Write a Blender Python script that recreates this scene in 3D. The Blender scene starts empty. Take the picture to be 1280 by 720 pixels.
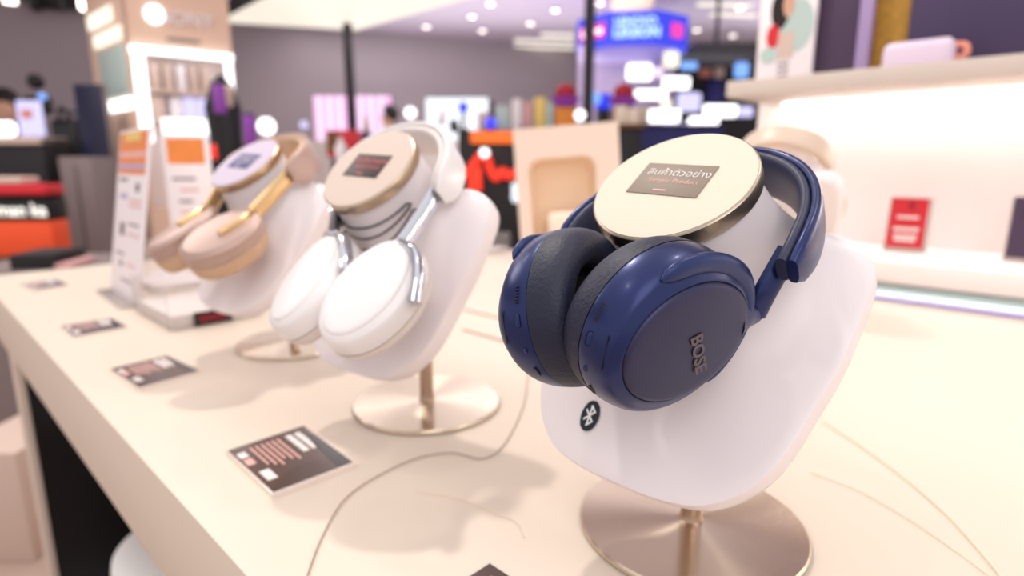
import bpy, bmesh, math, random
from mathutils import Vector as V, Matrix, Quaternion
from mathutils.bvhtree import BVHTree
random.seed(4)
S = bpy.context.scene
COL = S.collection
PI = math.pi
R = math.radians

# ------------------------------------------------------------------ camera
FPX = 750.0
PITCH = math.atan(155 / FPX)
AZ = math.atan2(.695, .719)
TZ = .90                                  # table top height
EYE = V((0, 0, TZ + .243))
FH = V((math.cos(AZ), math.sin(AZ), 0))
RT = V((math.sin(AZ), -math.cos(AZ), 0))
FW = FH * math.cos(PITCH) - V((0, 0, 1)) * math.sin(PITCH)
CU = V((0, 0, 1)) * math.cos(PITCH) + FH * math.sin(PITCH)
cam = bpy.data.cameras.new('camera')
cam.lens = FPX / 1280 * 36
cam.sensor_width = 36
cam.clip_start = .02
cam.dof.use_dof = True
cam.dof.focus_distance = .285
cam.dof.aperture_fstop = 4.6
co = bpy.data.objects.new('camera', cam)
COL.objects.link(co)
rot = Matrix((RT, CU, -FW)).transposed()
co.matrix_world = Matrix.Translation(EYE) @ rot.to_4x4()
S.camera = co


def ray(px, py): return FW + RT * ((px - 640) / FPX) + CU * ((360 - py) / FPX)
def at(px, py, d): return EYE + ray(px, py) * d
def onz(px, py, z):
    r = ray(px, py); return EYE + r * ((z - EYE.z) / r.z)
def onx(px, py, x):
    r = ray(px, py); return EYE + r * (x / r.x)
def ony(px, py, y):
    r = ray(px, py); return EYE + r * (y / r.y)


# ------------------------------------------------------------------ materials
def srgb(c):
    return tuple((x / 255 / 12.92) if x / 255 <= .04045 else ((x / 255 + .055) / 1.055) ** 2.4 for x in c) + (1,)


def mat(name, c, rough=.5, metal=0, emit=None, es=0, bump=0, bscale=200, var=0, vscale=40, stretch=None, trans=0, ior=1.45, aniso=0, coat=0, spec=.5, alpha=1, sheen=0, sss=0):
    m = bpy.data.materials.new(name); m.use_nodes = True
    nt = m.node_tree; b = nt.nodes['Principled BSDF']
    col = srgb(c) if max(c) > 1 else tuple(c) + (1,)
    b.inputs['Base Color'].default_value = col
    b.inputs['Roughness'].default_value = rough
    b.inputs['Metallic'].default_value = metal
    b.inputs['IOR'].default_value = ior
    b.inputs['Specular IOR Level'].default_value = spec
    b.inputs['Transmission Weight'].default_value = trans
    b.inputs['Coat Weight'].default_value = coat
    b.inputs['Coat Roughness'].default_value = .15
    b.inputs['Sheen Weight'].default_value = sheen
    b.inputs['Alpha'].default_value = alpha
    if sss:
        b.inputs['Subsurface Weight'].default_value = sss
        b.inputs['Subsurface Radius'].default_value = (.01, .008, .007)
        b.inputs['Subsurface Scale'].default_value = .93
    if aniso:
        b.inputs['Anisotropic'].default_value = aniso
        t = nt.nodes.new('ShaderNodeTangent'); t.direction_type = 'RADIAL'; t.axis = 'Z'; b.inputs['Anisotropic Rotation'].default_value = .25
        nt.links.new(t.outputs[0], b.inputs['Tangent'])
    if emit:
        b.inputs['Emission Color'].default_value = srgb(emit)
        b.inputs['Emission Strength'].default_value = es
    if bump or var:
        tc = nt.nodes.new('ShaderNodeTexCoord')
        mp = nt.nodes.new('ShaderNodeMapping')
        nt.links.new(tc.outputs['Object'], mp.inputs[0])
        if stretch: mp.inputs['Scale'].default_value = stretch
    if bump:
        n = nt.nodes.new('ShaderNodeTexNoise'); n.inputs['Scale'].default_value = bscale; n.inputs['Detail'].default_value = 3
        bp = nt.nodes.new('ShaderNodeBump'); bp.inputs['Strength'].default_value = bump; bp.inputs['Distance'].default_value = .001
        nt.links.new(mp.outputs[0], n.inputs['Vector']); nt.links.new(n.outputs[0], bp.inputs['Height']); nt.links.new(bp.outputs[0], b.inputs['Normal'])
    if var:
        n = nt.nodes.new('ShaderNodeTexNoise'); n.inputs['Scale'].default_value = vscale; n.inputs['Detail'].default_value = 4
        rp = nt.nodes.new('ShaderNodeMixRGB'); rp.blend_type = 'MIX'
        rp.inputs[1].default_value = tuple(x * (1 - var) for x in col[:3]) + (1,)
        rp.inputs[2].default_value = tuple(min(1, x * (1 + var)) for x in col[:3]) + (1,)
        nt.links.new(mp.outputs[0], n.inputs['Vector']); nt.links.new(n.outputs[0], rp.inputs[0]); nt.links.new(rp.outputs[0], b.inputs['Base Color'])
    return m


def glow(name, c, s):
    return mat(name, (20, 20, 20), .6, emit=c, es=s)


M = dict(
    bust=mat('gloss_white_plastic', (240, 231, 233), .34, spec=.45, var=.01, vscale=30),
    rim=mat('brushed_rim_metal', (172, 160, 142), .32, metal=1, bump=.12, bscale=300, stretch=(1, 1, 12)),
    rimg=mat('champagne_rim_metal', (208, 186, 160), .3, metal=1, bump=.1, bscale=300),
    captop=mat('cap_fabric_cream', (226, 214, 196), .75, bump=.1, bscale=900, var=.02, vscale=200),
    captop2=mat('cap_top_greige', (212, 194, 182), .7, var=.02, vscale=200),
    captop3=mat('cap_top_lilac', (200, 188, 206), .7, var=.02, vscale=200),
    steel=mat('brushed_steel', (228, 212, 192), .24, metal=1, aniso=.9, bump=.06, bscale=600),
    post=mat('brushed_post', (176, 150, 132), .3, metal=1, bump=.08, bscale=500),
    sticker=mat('taupe_sticker', (140, 126, 112), .55, var=.12, vscale=900),
    stickerd=mat('dark_sticker', (62, 48, 46), .5, var=.08, vscale=700),
    stickerb=mat('indigo_sticker', (58, 54, 120), .5, var=.08, vscale=700),
    stext=mat('pale_print', (236, 226, 224), .6), stextp=mat('pink_print', (232, 178, 168), .6), stextr=mat('red_print', (226, 96, 112), .6),
    navy=mat('navy_satin', (30, 42, 92), .34, metal=.5, coat=.15, var=.03, vscale=300),
    navyf=mat('navy_face', (60, 60, 88), .4, metal=.75, var=.03, vscale=300),
    navyl=mat('navy_lighter_trim', (38, 52, 100), .33, metal=.4),
    navysoft=mat('navy_soft_band', (44, 48, 76), .45, bump=.08, bscale=500),
    navypad=mat('navy_leatherette', (26, 30, 54), .5, bump=.4, bscale=600, var=.1, vscale=250),
    blackmesh=mat('black_mesh', (8, 8, 11), .9, bump=.5, bscale=900),
    black=mat('black_plastic', (14, 13, 15), .45, var=.1), logo=mat('logo_ink', (96, 86, 92), .45, metal=.4),
    bt=mat('emblem_navy', (16, 28, 44), .4), wht=mat('white_print', (245, 245, 245), .5),
    hpw=mat('white_headphone_plastic', (240, 236, 236), .3, coat=.2), hpwpad=mat('white_leatherette', (226, 218, 214), .5, bump=.3, bscale=300),
    chrome=mat('chrome', (214, 218, 228), .08, metal=1, bump=.5, bscale=90),
    hpb=mat('mauve_beige_plastic', (188, 160, 150), .4, metal=.2), hpbpad=mat('rose_beige_leatherette', (206, 172, 144), .55, bump=.3, bscale=300),
    gold=mat('gold_metal', (222, 188, 140), .30, metal=1, bump=.05),
    hpc=mat('cream_plastic', (214, 192, 174), .4), hpcpad=mat('cream_leatherette', (232, 208, 182), .55, bump=.3, bscale=300),
    silver=mat('silver_grey', (196, 190, 196), .25, metal=.8),
    table=mat('cream_laminate', (224, 209, 193), .42, var=.025, vscale=14, stretch=(1, .12, 1), bump=.05, bscale=60),
    apron=mat('apron_laminate', (216, 198, 183), .5, var=.025, vscale=14, stretch=(1, .12, 1)),
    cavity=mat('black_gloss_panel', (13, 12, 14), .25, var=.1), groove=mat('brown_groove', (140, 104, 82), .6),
    wire=mat('grey_cable', (176, 160, 148), .5), wirec=mat('cream_cable', (236, 220, 200), .5), wirek=mat('black_cable', (44, 34, 34), .45),
    cardb=mat('card_brown_print', (84, 66, 62), .22, coat=.4, var=.06, vscale=30), cardg=mat('card_grey_print', (112, 104, 106), .2, coat=.5, var=.06, vscale=30),
    cardn=mat('card_dark_block', (44, 40, 46), .3, coat=.4), acr=None,
    holder=mat('card_holder', (236, 222, 212), .25, coat=.4),
    acrw=mat('acrylic_edge', (238, 226, 220), .2, trans=.5, ior=1.3),
    ink=mat('grey_print', (120, 108, 116), .6), inkp=mat('pale_red_print', (222, 168, 168), .6), orange=mat('orange_print', (238, 142, 74), .6, var=.12, vscale=30), yellow=mat('yellow_print', (236, 206, 120), .6),
    paper=mat('white_board', (240, 232, 236), .55, var=.01), pinkp=mat('pink_print_board', (238, 180, 178), .6), plilac=mat('lilac_print_board', (186, 170, 206), .6),
    peach=mat('peach_plastic', (232, 210, 196), .5, var=.02), peachd=mat('tan_recess', (230, 200, 170), .55, var=.03, vscale=8),
    creamw=mat('cream_box', (238, 222, 204), .5),
    unit=mat('white_unit_laminate', (240, 232, 230), .45, var=.01), shelf=mat('shelf_front_greige', (206, 194, 186), .5, var=.02),
    red=mat('red_print', (206, 40, 52), .5, var=.05), redd=mat('dark_red_print', (150, 24, 40), .5),
    lilac=mat('lilac_plastic', (226, 208, 228), .4, var=.01), orangec=mat('coral_plastic', (232, 150, 130), .5),
    plum=mat('plum_panel', (74, 56, 82), .5, var=.2, vscale=6), hatch=mat('dark_violet_weave', (70, 56, 90), .55, var=.15, vscale=5, bump=.4, bscale=120, stretch=(1, 1, 1)),
    lav=mat('lavender_edge', (168, 146, 190), .5), ochre=mat('ochre_foliage_print', (178, 134, 52), .7, var=.6, vscale=70),
    wallg=mat('mauve_grey_wall', (150, 140, 146), .85, var=.02, vscale=2), wallb=mat('grey_back_wall', (170, 160, 164), .85, var=.02, vscale=2),
    ceil=mat('pale_lilac_ceiling', (206, 196, 212), .9, var=.01, vscale=2), floor=mat('beige_floor_tiles', (190, 168, 156), .35, var=.06, vscale=3),
    booth=mat('peach_booth', (226, 194, 172), .6, var=.03, vscale=3), dark=mat('dark_fixture', (30, 26, 30), .6, var=.1), darkb=mat('dark_navy_panel', (20, 22, 54), .45, var=.2, vscale=5),
    mauve=mat('mauve_column', (196, 180, 214), .7, var=.02), beige=mat('beige_column', (232, 216, 186), .7), purple=mat('purple_can', (140, 70, 170), .4), pole=mat('black_pole', (34, 32, 38), .5),
    skin=mat('skin', (206, 160, 136), .55, var=.04), hair=mat('dark_hair', (30, 20, 20), .7, var=.2), shirt=mat('white_shirt', (226, 216, 212), .8, var=.03), shirtd=mat('dark_shirt', (70, 60, 62), .8),
    orangep=mat('orange_counter_panel', (236, 84, 40), .45, var=.04), greyc=mat('grey_counter', (128, 116, 116), .6), brown=mat('brown_box', (118, 76, 40), .6),
    blue=mat('blue_box', (40, 50, 170), .5), navyb=mat('navy_poster', (44, 42, 112), .6), petal=mat('crimson_petals', (176, 44, 62), .7, var=.2, vscale=30), petalp=mat('violet_paper', (160, 74, 190), .7, var=.2, vscale=30),
    orangeb=mat('orange_box', (226, 140, 50), .6), tanb=mat('tan_box', (206, 184, 172), .6), tealp=mat('pale_teal', (180, 200, 196), .5),
    # things that give off light
    e_white=glow('lightbox_white', (255, 252, 255), 2.6), e_warm=glow('lightbox_warm', (255, 246, 226), 1.35), e_canopy=glow('luminous_ceiling', (255, 244, 226), .98),
    e_down=glow('downlight_glow', (255, 244, 232), 6), e_pink=glow('pink_screen', (252, 190, 236), 1.25), e_pinkl=glow('pink_screen_light', (255, 226, 252), 1.3), e_screen=glow('pale_screen', (244, 248, 255), 1.35),
    e_blue=glow('blue_sign', (48, 66, 250), .95), e_bluet=glow('pale_blue_text', (176, 214, 255), 1.6), e_red=glow('red_neon', (255, 58, 36), 1.3), e_orange=glow('orange_neon', (255, 112, 40), 1.3),
    e_pinkt=glow('magenta_sign', (255, 60, 170), 1.2), e_lblue=glow('light_blue_glow', (130, 176, 255), 1.3), e_lav=glow('lavender_glow', (214, 208, 255), 1.25), e_bulb=glow('blue_bulb', (60, 66, 255), 1.6), e_led=glow('shelf_led', (255, 246, 238), 22), e_cyan=glow('cyan_strip', (236, 246, 255), 1.5), e_violet=glow('violet_strip', (196, 140, 236), 1.0), e_logo=glow('lit_letters', (255, 246, 236), 1.5),
)


def clear_acrylic():
    m = bpy.data.materials.new('clear_acrylic'); m.use_nodes = True; nt = m.node_tree; nt.nodes.clear()
    o = nt.nodes.new('ShaderNodeOutputMaterial'); mx = nt.nodes.new('ShaderNodeMixShader'); t = nt.nodes.new('ShaderNodeBsdfTransparent'); g = nt.nodes.new('ShaderNodeBsdfGlossy'); mx.inputs[0].default_value = .10; t.inputs[0].default_value = (.95, .94, .94, 1); g.inputs['Roughness'].default_value = .06
    nt.links.new(t.outputs[0], mx.inputs[1]); nt.links.new(g.outputs[0], mx.inputs[2]); nt.links.new(mx.outputs[0], o.inputs[0])
    return m


M['acr'] = clear_acrylic()


# ------------------------------------------------------------------ mesh helpers
class MB:
    def __init__(s): s.v = []; s.f = []; s.m = []; s.mi = 0

    def add(s, vs, fs):
        o = len(s.v); s.v += [V(p) for p in vs]; s.f += [tuple(i + o for i in q) for q in fs]; s.m += [s.mi] * len(fs)
        return s

    def loft(s, rings, c0=True, c1=True, closed=True):
        n = len(rings[0]); vs = [p for r in rings for p in r]; fs = []
        for k in range(len(rings) - 1):
            for i in range(n if closed else n - 1):
                j = (i + 1) % n
                fs.append((k * n + i, k * n + j, (k + 1) * n + j, (k + 1) * n + i))
        if c0: fs.append(tuple(range(n - 1, -1, -1)))
        if c1: fs.append(tuple((len(rings) - 1) * n + i for i in range(n)))
        return s.add(vs, fs)

    def box(s, c, d, rz=0, bev=0, seg=2, m=None):
        bm = bmesh.new(); bmesh.ops.create_cube(bm, size=1)
        for v in bm.verts: v.co = V((v.co.x * d[0], v.co.y * d[1], v.co.z * d[2]))
        if bev: bmesh.ops.bevel(bm, geom=bm.edges[:], offset=bev, segments=seg, affect='EDGES', profile=.5)
        q = Matrix.Translation(V(c)) @ Matrix.Rotation(rz, 4, 'Z')
        if m is not None: q = m @ q
        bm.verts.index_update()
        s.add([q @ v.co for v in bm.verts], [tuple(v.index for v in f.verts) for f in bm.faces]); bm.free()
        return s

    def lathe(s, prof, n=48, m=None, c0=True, c1=True):
        rings = [[V((r * math.cos(2 * PI * i / n), r * math.sin(2 * PI * i / n), z)) for i in range(n)] for r, z in prof]
        if m is not None: rings = [[m @ p for p in r] for r in rings]
        return s.loft(rings, c0, c1)

    def tube(s, pts, r, n=10, flat=None, up=V((0, 0, 1))):
        """swept section; r scalar or list; flat=(k) scales the section along the binormal"""
        pts = [V(p) for p in pts]; rings = []
        prev = None
        for i, p in enumerate(pts):
            t = (pts[min(i + 1, len(pts) - 1)] - pts[max(i - 1, 0)]).normalized()
            if prev is None:
                a = up - t * up.dot(t)
                if a.length < 1e-4: a = V((1, 0, 0)) - t * t.x
            else: a = prev - t * prev.dot(t)
            a.normalize(); prev = a; b = t.cross(a)
            rr = r[i] if isinstance(r, (list, tuple)) else r
            fa, fb = (1, 1) if flat is None else flat
            rings.append([p + a * (math.cos(2 * PI * k / n) * rr * fa) + b * (math.sin(2 * PI * k / n) * rr * fb) for k in range(n)])
        return s.loft(rings)

    def prism(s, poly, z0, z1):
        n = len(poly)
        ar = sum(poly[i][0] * poly[(i + 1) % n][1] - poly[(i + 1) % n][0] * poly[i][1] for i in range(n))
        if ar < 0: poly = poly[::-1]
        return s.loft([[V((p[0], p[1], z0)) for p in poly], [V((p[0], p[1], z1)) for p in poly]])

    def ball(s, c, r, nu=20, nv=12, sc=(1, 1, 1)):
        rings = []
        for k in range(1, nv):
            t = PI * k / nv
            rings.append([V((c[0] + r * sc[0] * math.sin(t) * math.cos(2 * PI * i / nu), c[1] + r * sc[1] * math.sin(t) * math.sin(2 * PI * i / nu), c[2] - r * sc[2] * math.cos(t))) for i in range(nu)])
        return s.loft(rings)

    def grid(s, fn, nu, nv):
        vs = [fn(i / nu, j / nv) for j in range(nv + 1) for i in range(nu + 1)]
        fs = [(j * (nu + 1) + i, j * (nu + 1) + i + 1, (j + 1) * (nu + 1) + i + 1, (j + 1) * (nu + 1) + i) for j in range(nv) for i in range(nu)]
        return s.add(vs, fs)

    def mesh(s, name, mats, ang=40):
        me = bpy.data.meshes.new(name); me.from_pydata([tuple(p) for p in s.v], [], s.f)
        for m in (mats if isinstance(mats, (list, tuple)) else [mats]): me.materials.append(m)
        for p, i in zip(me.polygons, s.m): p.material_index = i
        bm = bmesh.new(); bm.from_mesh(me); bmesh.ops.recalc_face_normals(bm, faces=bm.faces[:]); bm.to_mesh(me); bm.free()
        me.shade_smooth(); me.set_sharp_from_angle(angle=R(ang))
        return me


def link(name, data, parent=None, m=None):
    o = bpy.data.objects.new(name, data); COL.objects.link(o)
    if parent: o.parent = parent
    if m is not None: o.matrix_local = m
    return o


def part(name, mb, mats, parent, m=None, ang=40, label=None):
    o = link(name, mb.mesh(name, mats, ang), parent, m)
    if label: o['label'] = label
    return o


def tag(o, label, cat, group=None, kind=None):
    o['label'] = label; o['category'] = cat
    if group: o['group'] = group
    if kind: o['kind'] = kind
    return o


def thing(name, label, cat, loc=(0, 0, 0), rz=0, group=None):
    o = bpy.data.objects.new(name, None); COL.objects.link(o); o.empty_display_size = .05
    o.location = loc; o.rotation_euler = (0, 0, rz)
    return tag(o, label, cat, group)


def single(name, mb, mats, label, cat, loc=(0, 0, 0), rz=0, group=None, ang=40):
    o = link(name, mb.mesh(name, mats, ang)); o.location = loc; o.rotation_euler = (0, 0, rz)
    return tag(o, label, cat, group)


def struct(name, mb, mats):
    o = link(name, mb.mesh(name, mats)); o['kind'] = 'structure'
    return o


def text_mb(body, size, shear=0, ext=.0, bold=0, align='CENTER'):
    cu = bpy.data.curves.new('t', 'FONT'); cu.body = body; cu.size = size; cu.shear = shear; cu.extrude = ext; cu.offset = bold
    cu.align_x = align; cu.align_y = 'CENTER'; cu.resolution_u = 3
    ob = bpy.data.objects.new('t', cu); COL.objects.link(ob)
    dg = bpy.context.evaluated_depsgraph_get(); dg.update()
    me = bpy.data.meshes.new_from_object(ob.evaluated_get(dg))
    mb = MB(); mb.add([v.co.copy() for v in me.vertices], [tuple(p.vertices) for p in me.polygons])
    bpy.data.objects.remove(ob); bpy.data.curves.remove(cu); bpy.data.meshes.remove(me)
    return mb


def xform(mb, m):
    mb.v = [m @ p for p in mb.v]; return mb


def frame(o, x, y, z):
    """matrix from origin and three axes"""
    m = Matrix((V(x), V(y), V(z))).transposed().to_4x4(); m.translation = V(o); return m


def bez(p0, p1, p2, p3, t):
    u = 1 - t; return p0 * (u ** 3) + p1 * (3 * u * u * t) + p2 * (3 * u * t * t) + p3 * (t ** 3)


def smooth_path(pts, n=8):
    pts = [V(p) for p in pts]; out = []
    for i in range(len(pts) - 1):
        a = pts[max(i - 1, 0)]; b = pts[i]; c = pts[i + 1]; d = pts[min(i + 2, len(pts) - 1)]
        for k in range(n):
            t = k / n
            out.append(.5 * ((2 * b) + (c - a) * t + (2 * a - 5 * b + 4 * c - d) * t * t + (3 * b - a - 3 * c + d) * t ** 3))
    return out + [pts[-1]]


# ================================================================== DISPLAY STAND
PSI = R(52); TAU = R(37.2)
G = V((math.cos(PSI), 0, math.sin(PSI))); PN = V((-math.sin(PSI), 0, math.cos(PSI)))
PB = V((-.094, 0, .070))
AX = V((-math.sin(TAU), 0, math.cos(TAU))); BX = V((math.cos(TAU), 0, math.sin(TAU))); YX = V((0, 1, 0))
CAPC = V((-.049, 0, .233)); CAPR = .046
half = [(0, 0), (0, .014), (.001, .028), (.005, .046), (.014, .060), (.028, .0715), (.046, .079), (.07, .0845), (.095, .090), (.122, .0925), (.142, .0935), (.155, .0910), (.165, .084), (.171, .071), (.1735, .057), (.1715, .043), (.167, .028), (.163, .013), (.162, 0)]
def set_outline(k):
    global OUT
    o = smooth_path([V((g if g > .1 else .1 - (.1 - g) * k, y, 0)) for g, y in half], 5)
    OUT = o + [V((p.x, -p.y, 0)) for p in o[-2:0:-1]]
set_outline(1.0)


def outline(th):
    """outline point (g, y) seen from the neck centre at angle th; 0 = top, pi = bottom"""
    g0 = .125; d = V((math.cos(th), math.sin(th), 0)); best = None
    n = len(OUT)
    for i in range(n):
        a = OUT[i] - V((g0, 0, 0)); b = OUT[(i + 1) % n] - V((g0, 0, 0)); e = b - a
        den = d.x * (-e.y) + d.y * e.x
        if abs(den) < 1e-12: continue
        t = (a.x * (-e.y) + a.y * e.x) / den
        u = (d.x * a.y - d.y * a.x) / den
        if t > 0 and -1e-6 <= u <= 1 + 1e-6 and (best is None or t > best): best = t
    return g0 + best * d.x, best * d.y


def pl(g, y, off=0): return PB + G * g + YX * y + PN * off


def bust_mb():
    N = 96; cols = []
    for i in range(N):
        th = 2 * PI * i / N
        cth = BX * math.cos(th) + YX * math.sin(th)
        p0 = CAPC - AX * .010 + cth * .0438
        g, y = outline(th); p3 = pl(g, y)
        w = (1 - math.cos(th)) / 2                        # 0 at the back, 1 at the front
        cd = (pl(g, y) - pl(.125, 0)).normalized()
        D = (p3 - p0).length
        k1 = min(.026 + .032 * w, .5 * D); k2 = (.10 + .36 * w) * D
        t0 = (-AX * .95 + cth * (.12 - .08 * (1 - w))).normalized()
        t3 = (cd * (.2 + .8 * w) + (-PN) * .35 * (1 - w)).normalized()
        inn = p3 - cd * .0016
        pts = [p0 + AX * .004 - cth * .002]
        pts += [bez(p0, p0 + t0 * k1, inn - t3 * k2, inn, k / 22) for k in range(23)]
        th_ = .023
        pts += [p3 - cd * .0004 - PN * .0006, p3 - PN * .0022, p3 - PN * (th_ * .55) - cd * .0005, p3 - PN * (th_ - .004) - cd * .002, p3 - PN * (th_ - .001) - cd * .005, p3 - PN * th_ - cd * .010]
        pb = pl(.105 + (g - .105) * .45, y * .45, -th_ - .004); pts += [pb]
        cols.append(pts)
    K = len(cols[0])
    mb = MB(); mb.loft([[cols[i][k] for i in range(N)] for k in range(K)])
    return mb


def make_stand(label, loc, yaw, dtilt, dz, cap_m, rim_m, stick_m, txt_m, emblem=False, stretch=1.0):
    set_outline(stretch)
    t = thing('display_stand', label, 'display stand', loc, yaw, 'white headphone busts on the table')
    part('base_disc', MB().lathe([(.0, 0), (.0735, 0), (.075, .0012), (.075, .0035), (.0738, .0048), (.03, .0056), (.0, .0060)][1:], 96), M['steel'], t)
    piv = V((0, 0, .10))
    q = Matrix.Translation(piv + V((0, 0, dz))) @ Matrix.Rotation(-dtilt, 4, 'Y') @ Matrix.Translation(-piv)
    bm_ = xform(bust_mb(), q)
    part('bust', bm_, M['bust'], t, ang=38)
    part('post', MB().lathe([(.0085, .0055), (.0072, .008), (.0068, .012), (.0068, .150 + dz)], 24), M['post'], t)
    fm = q @ frame(CAPC, BX, YX, AX)
    part('cap_rim', MB().lathe([(.0440, -.0105), (.0458, -.0100), (CAPR + .0002, -.0090), (CAPR + .0002, -.0012), (CAPR - .0006, -.0004), (.0440, -.0002)], 80, fm), rim_m, t)
    part('cap_top', MB().lathe([(.0451, -.0006), (.0449, .0002), (.040, .0005), (.01, .0006)], 80, fm), cap_m, t)
    # sticker lies on the cap: its writing runs along -y, its top edge towards the back
    ang = R(4)
    fs = fm @ frame((.0015, .001, .0009), (-math.sin(ang), -math.cos(ang), 0), (math.cos(ang), -math.sin(ang), 0), (0, 0, 1))
    st = part('sticker', MB().box((0, 0, 0), (.0445, .0265, .0006), bev=.0002, m=fs), stick_m, t)
    th = text_mb('สินค้าตัวอย่าง', .0074); part('lettering', xform(th, fs @ Matrix.Translation((.002, .0050, .0005))), txt_m[0], st)
    en = text_mb('Sample Product', .0050); part('lettering', xform(en, fs @ Matrix.Translation((.002, -.0018, .0005))), txt_m[1], st)
    part('print_line', MB().box((-.002, -.0098, .0004), (.008, .0011, .0002), m=fs), txt_m[1], st)
    if emblem:
        me = bm_; bvh = BVHTree.FromPolygons([tuple(p) for p in me.v], me.f)
        def drop(u, v, off):
            p = pl(*u_to(u, v)) + PN * .06
            h, n, i, d = bvh.ray_cast(p, -PN)
            return (h if h else p - PN * .06) + PN * off
        cg, cy = EMB
        def u_to(u, v): return cg + v, cy - u
        NR = 40
        rr = [[drop(.0064 * s * math.cos(2 * PI * i / NR) * (1 if abs(math.cos(2 * PI * i / NR)) < .8 else .97), .0094 * s * math.sin(2 * PI * i / NR), o) for i in range(NR)] for s, o in ((1.0, .00005), (.99, .0006), (.6, .0006), (.2, .0006))]
        em = part('emblem', MB().loft(rr, False, True), M['bt'], t, label='dark oval emblem with a white rune')
        path = [(-.0029, .0027), (.0029, -.0029), (0, -.0058), (0, .0058), (.0029, .0029), (-.0029, -.0027)]
        mbp = MB()
        for a, b in zip(path[:-1], path[1:]):
            a = V((a[0], a[1], 0)); b = V((b[0], b[1], 0)); d = (b - a).normalized(); nn = V((-d.y, d.x, 0)) * .0006
            a = a - d * .0006; b = b + d * .0006
            qs = []
            for k in range(7):
                c = a.lerp(b, k / 6)
                qs.append([drop((c + nn).x, (c + nn).y, .0009), drop((c - nn).x, (c - nn).y, .0009)])
            mbp.add([p for r in qs for p in r], [(2 * k, 2 * k + 1, 2 * k + 3, 2 * k + 2) for k in range(6)])
        part('rune', mbp, M['wht'], em)
    t_bust = bm_
    return t, q, t_bust


# ================================================================== HEADPHONES
def ellp(a, b, z, n=64, ox=0, oy=0, e=2.0):
    r = []
    for i in range(n):
        t = 2 * PI * i / n; c, s = math.cos(t), math.sin(t)
        r.append(V((math.copysign(abs(c) ** (2 / e), c) * a + ox, math.copysign(abs(s) ** (2 / e), s) * b + oy, z)))
    return r


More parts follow.
